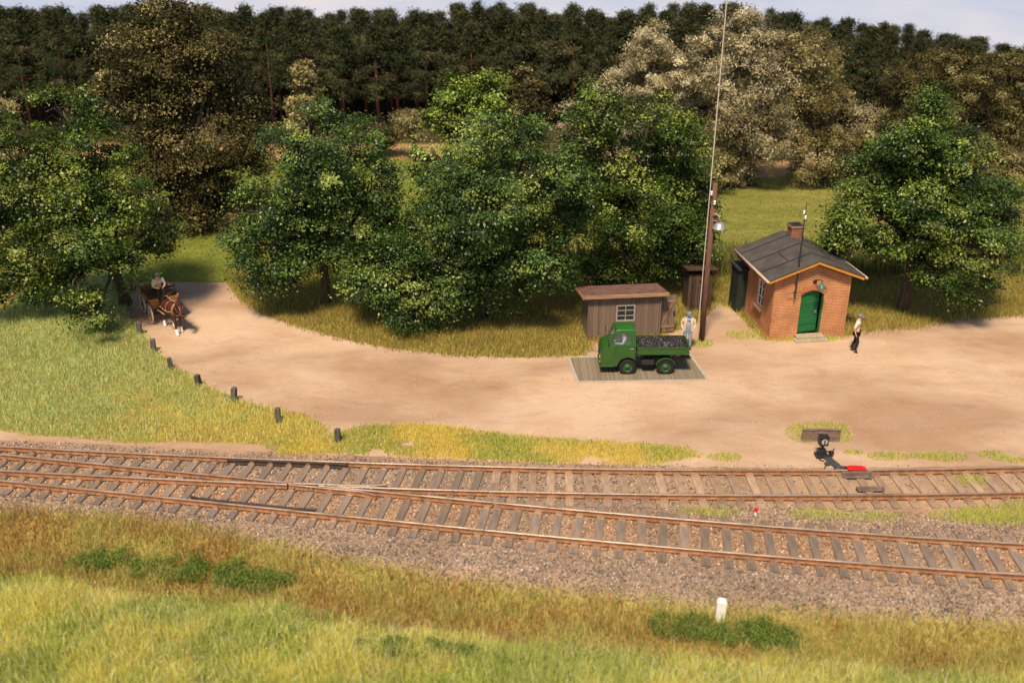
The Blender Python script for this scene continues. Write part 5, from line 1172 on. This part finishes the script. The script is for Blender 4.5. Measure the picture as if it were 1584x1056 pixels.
b.build('ear', 'horse', horse)
b = MB(); b.tube([(.6, .03, 1.58), (.8, .05, 1.68), (1.0, .03, 1.66), (1.15, 0, 1.6), (1.22, 0, 1.47)], [.03, .055, .06, .05, .02], 6); b.build('mane', 'mane', horse, smooth=True)
b = MB(); b.tube([(-.9, 0, 1.4), (-1.02, 0, 1.25), (-1.06, 0, .9), (-1.02, 0, .55)], [.04, .075, .09, .02], 8); b.build('tail', 'mane', horse, smooth=True)
b = MB()
col_ = [(.62 + .16 * math.cos(t) * 0 + .10 * math.sin(t), .23 * math.cos(t), 1.24 + .33 * math.sin(t)) for t in [2 * math.pi * i / 18 for i in range(19)]]
b.tube(col_, .05, 8); b.build('collar', 'leather', horse, smooth=True)
b = MB(); g_ = [(.12, .345 * math.cos(t), 1.2 + .35 * math.sin(t)) for t in [2 * math.pi * i / 20 for i in range(21)]]; b.tube(g_, .016, 6)
b.tube([(.55, 0, 1.60), (.1, 0, 1.56), (-.45, 0, 1.60), (-.8, 0, 1.5)], .022, 6)
for s_ in (-1, 1): b.tube([(.6, s_ * .25, 1.15), (.1, s_ * .36, 1.1), (-.6, s_ * .33, 1.1), (-.98, s_ * .05, 1.1)], .02, 6); b.tube([(1.13, s_ * .08, 1.56), (1.24, s_ * .07, 1.27), (1.30, s_ * .03, 1.17)], .012, 5)
b.tube([(1.32, .06, 1.14), (1.35, 0, 1.16), (1.32, -.06, 1.14)], .012, 5); b.build('harness', 'leather', horse, smooth=True)
b = MB(); h2w = lambda x, y, z: Vector((ho.x + .95 * (x * math.cos(HH) - y * math.sin(HH)), ho.y + .95 * (x * math.sin(HH) + y * math.cos(HH)), .95 * z))
for s_ in (-1, 1):
    hnd = lw(1.0, s_ * .09 - .08, 1.68); b.tube([hnd, hnd.lerp(h2w(.4, s_ * .22, 1.62), .5) - Vector((0, 0, .06)), h2w(.4, s_ * .22, 1.62), h2w(1.28, s_ * .08, 1.12)], .012, 5)
o = b.build('reins', 'black'); tag(o, 'dark reins running from the cart driver to the horse', 'reins')

# ------------------------------------------------------------------ roadside posts
pp_ = [(189,472),(200,494),(216,517),(238,543),(265,571),(308,596),(362,620),(431,653),(523,683)]
labs = ['farthest grey wooden post, under the leafy left tree', 'second farthest wooden post from the cart, in grass', 'short wooden post level with the horse feet', 'fourth wooden post down the road edge from the tree', 'middle wooden post of the row of nine along the road',
        'wooden post fourth from the nearest end of the row', 'wooden post third from the nearest end of the row', 'wooden post next to last, in golden grass', 'nearest wooden post, standing alone by the grass strip']
b = MB(); b.box((0, 0, .2), (.21, .21, .62)); b.add([(-.105, -.105, .51), (.105, -.105, .51), (.105, .105, .51), (-.105, .105, .51), (-.04, -.04, .555), (.04, -.04, .555), (.04, .04, .555), (-.04, .04, .555)], [(0, 1, 5, 4), (1, 2, 6, 5), (2, 3, 7, 6), (3, 0, 4, 7), (4, 5, 6, 7)])
pt = b.build('wooden_post', 'post', bevel=.012)
for i, (x, y) in enumerate(pp_):
    o = pt if i == 0 else pt.copy()
    if i: COL.objects.link(o)
    w_ = P(x, y); o.location = w_; o.rotation_euler = (R(random.uniform(-5, 5)), R(random.uniform(-4, 5)), R(random.uniform(-30, 30))); o.scale = (.9, .9, random.uniform(.9, 1.08)); tag(o, labs[i], 'post', 'posts along the road edge')

# ------------------------------------------------------------------ block, lantern, derailer
blk = P(1270, 684); bs = empty('timber_stop', (blk.x, blk.y, 0), 0, 'low weathered two part board wall behind the black lantern', 'retaining board')
M_['oldwood'] = mat('old_board', (.13, .085, .07), .9, .3, 5, .6, 30, col2=(.24, .16, .12), stretch=(.6, 2, 2))
for s_, x0, x1, a in ((-1, -.68, -.13, 4), (1, -.12, .66, -5)):
    b = MB(); b.box(((x0 + x1) / 2, .08, .2), (x1 - x0, .07, .52), Matrix.Rotation(R(a), 3, 'Z')); b.box(((x0 + x1) / 2, .08, .475), (x1 - x0 + .03, .12, .035), Matrix.Rotation(R(a), 3, 'Z')); b.build('board', 'oldwood', bs, bevel=.012)
ln_ = P(1270, 706); lt = empty('switch_lantern', (ln_.x, ln_.y, 0), R(3), 'black iron switch lantern with round white glass beside the track', 'signal lantern')
b = MB(); b.box((0, 0, .06), (.42, .32, .12)); b.box((0, 0, .2), (.24, .22, .2)); b.tube([(0, 0, .2), (0, 0, .48)], .05, 8); b.tube([(.1, 0, .22), (.36, -.05, .2), (.40, -.05, .34)], .025, 6); b.box((.32, -.05, .18), (.16, .14, .1)); b.tube([(-.12, -.1, .12), (-.14, -.3, .06), (-.02, -.36, .04)], .02, 6); b.tube([(.28,-.05,.1),(.28,-.2,.1)],.03,6)
b.build('base', 'black', lt, bevel=.01)
b = MB(); b.box((0, 0, .64), (.29, .26, .31)); b.box((0, 0, .805), (.33, .3, .025)); b.lathe([(.07, .82), (.055, .88), (.0, .92)], n=10); b.tube([(-.14, 0, .78), (-.1, 0, .86), (.1, 0, .86), (.14, 0, .78)], .01, 5); lh = b.build('lantern_box', 'black', lt, bevel=.012)
b = MB(); b.lathe([(0, -.140), (.10, -.138), (.11, -.132)], (0, 0, .645), 'y', 18); dk = b.build('lens', mat('milky_lens', (.42, .34, .32), .3, .1, 5), lh)
b = MB(); b.box((0, -.144, .645), (.04, .008, .19)); b.build('bar', 'black', dk)
a0, a1 = P(1276, 703, .07), P(1304, 727, .07)
b = MB(); d = (a1 - a0); L_ = d.length; b.box((0, L_ / 2, .035), (.26, L_, .07)); b.box((0, L_ - .12, .04), (.38, .26, .085)); b.tube([(.12, L_ * .55, .06), (.34, L_ * .55, .08), (.5, L_ * .7, .05)], .022, 6); b.box((.26, L_ * .5, .06), (.12, .16, .08))
o = b.build('rod_cover', 'grey', bevel=.008); o.location = (a0.x, a0.y, 0); o.rotation_euler = (0, 0, math.atan2(d.y, d.x) - R(90)); tag(o, 'dark grey rod duct running from the lantern to the rail', 'rod cover')
dr_ = P(1324, 724, .24); sa = math.atan(cs(C_up, dr_.x)); yr = cy(C_up, dr_.x) + G
de = empty('derail_shoe', (dr_.x, yr, .23), sa, 'bright red derail shoe lying on the far rail', 'derailer')
b = MB(); b.prism([(-.30, 0), (.3, -.0), (.34, .03), (.2, .07), (-.2, .09), (-.31, .06)], -.10, .14); b.build('shoe', 'red', de, bevel=.02, smooth=True)
b = MB(); b.box((-.26, .12, -.03), (.12, .2, .06)); b.build('hinge', 'black', de)
for (px, py, w, lab, q) in ((1325, 735, 1.0, 'rusty steel trough plate inside the far rail under the red shoe', .28), (1346, 755, .9, 'flat rusty steel plate beside the near rail of the upper track', .10)):
    c = P(px, py, .1); b = MB(); b.box((0, 0, q / 4), (w, .10, q / 2 + .03)); b.box((0, -.07, .0), (w * .95, .16, .02))
    for s_ in (-1, 1): b.box((s_ * w * .46, -.05, .03), (.05, .12, .07))
    o = b.build('steel_plate', 'steel', bevel=.012); o.location = (c.x, c.y, .09); o.rotation_euler = (0, 0, math.atan(cs(C_up, c.x))); tag(o, lab, 'steel plate')
c = P(1168, 797); ms = empty('marker_post', (c.x, c.y, 0), 0, 'tiny red and white marker post between the two tracks', 'marker post')
b = MB(); b.box((0, 0, .07), (.07, .07, .14)); b.build('base', 'white', ms, bevel=.008); b = MB(); b.box((.01, 0, .2), (.11, .07, .13), Matrix.Rotation(R(14), 3, 'Y')); b.build('head', 'red', ms, bevel=.01)
# kilometre stone
k = PY(1114, 958, P(1114, 944).y); yk = None
best = None
for yy in np.linspace(18, 24, 400):
    pt_ = PY(1114, 957, yy); e_ = abs(pt_.z - float(gz(pt_.x, yy)))
    if best is None or e_ < best[0]: best = (e_, pt_)
k = best[1]
b = MB(); hgt = .66; b.prism([(-.13, -.15), (.13, -.15), (.13, hgt - .05), (.08, hgt), (-.08, hgt), (-.13, hgt - .05)], -.10, .10); o = b.build('kilometre_stone', 'white', bevel=.015); o.location = k; o.rotation_euler = (R(2), 0, R(-12)); tag(o, 'small white kilometre stone standing in the dry grass at the front', 'marker stone')

# low leafy weeds in the ditch
def weeds(px, py, rx, label):
    best = None
    for yy in np.linspace(17, 28, 500):
        q = PY(px, py, yy); e_ = abs(q.z - float(gz(q.x, yy)))
        if best is None or e_ < best[0]: best = (e_, q)
    c = best[1]; s = FPX / (c.y * math.cos(PITCH) + (CAM_H - c.z) * math.sin(PITCH)); r = rx / s
    r *= 1.5; n = int(6500 * r); nc = max(8, int(24 * r)); a = RNG.uniform(0, 6.28, nc); q = RNG.uniform(0, 1, nc) ** .5
    cc = np.stack([np.cos(a) * q * r, np.sin(a) * q * min(r, .38), RNG.uniform(.05, .30, nc)], 1); ci = RNG.integers(0, nc, n)
    v = cc[ci] + RNG.normal(0, 1, (n, 3)) * np.array([.11, .11, .06]); v[:, 2] = np.maximum(v[:, 2], .01) + gz(v[:, 0] + c.x, v[:, 1] + c.y) - c.z
    o = leafcloud('weed_clump', v, RNG.normal(0, .6, (n, 3)) + np.array([0, 0, 1.]), RNG.uniform(.025, .06, n), pick([(.09, .15, .022), (.14, .21, .035), (.06, .10, .016), (.22, .27, .06)], n), 'leafdull', None)
    o.location = c; tag(o, label, 'weeds', 'low leafy weeds')
weeds(160, 872, 32, 'dark green weed clump at the left end of the ditch'); weeds(255, 886, 40, 'dark green weed clump between its two neighbours in the left ditch'); weeds(330, 896, 45, 'wide green weed clump beside the brown ditch grass'); weeds(400, 906, 34, 'green weed clump at the right end of the left ditch group')
weeds(1050, 972, 34, 'dark green weed clump left of the white stone'); weeds(1130, 984, 52, 'green weed clump in front of the white stone'); weeds(640, 1010, 60, 'pale green weed clump in the front grass'); weeds(1195, 990, 28, 'small green weed clump right of the white stone')
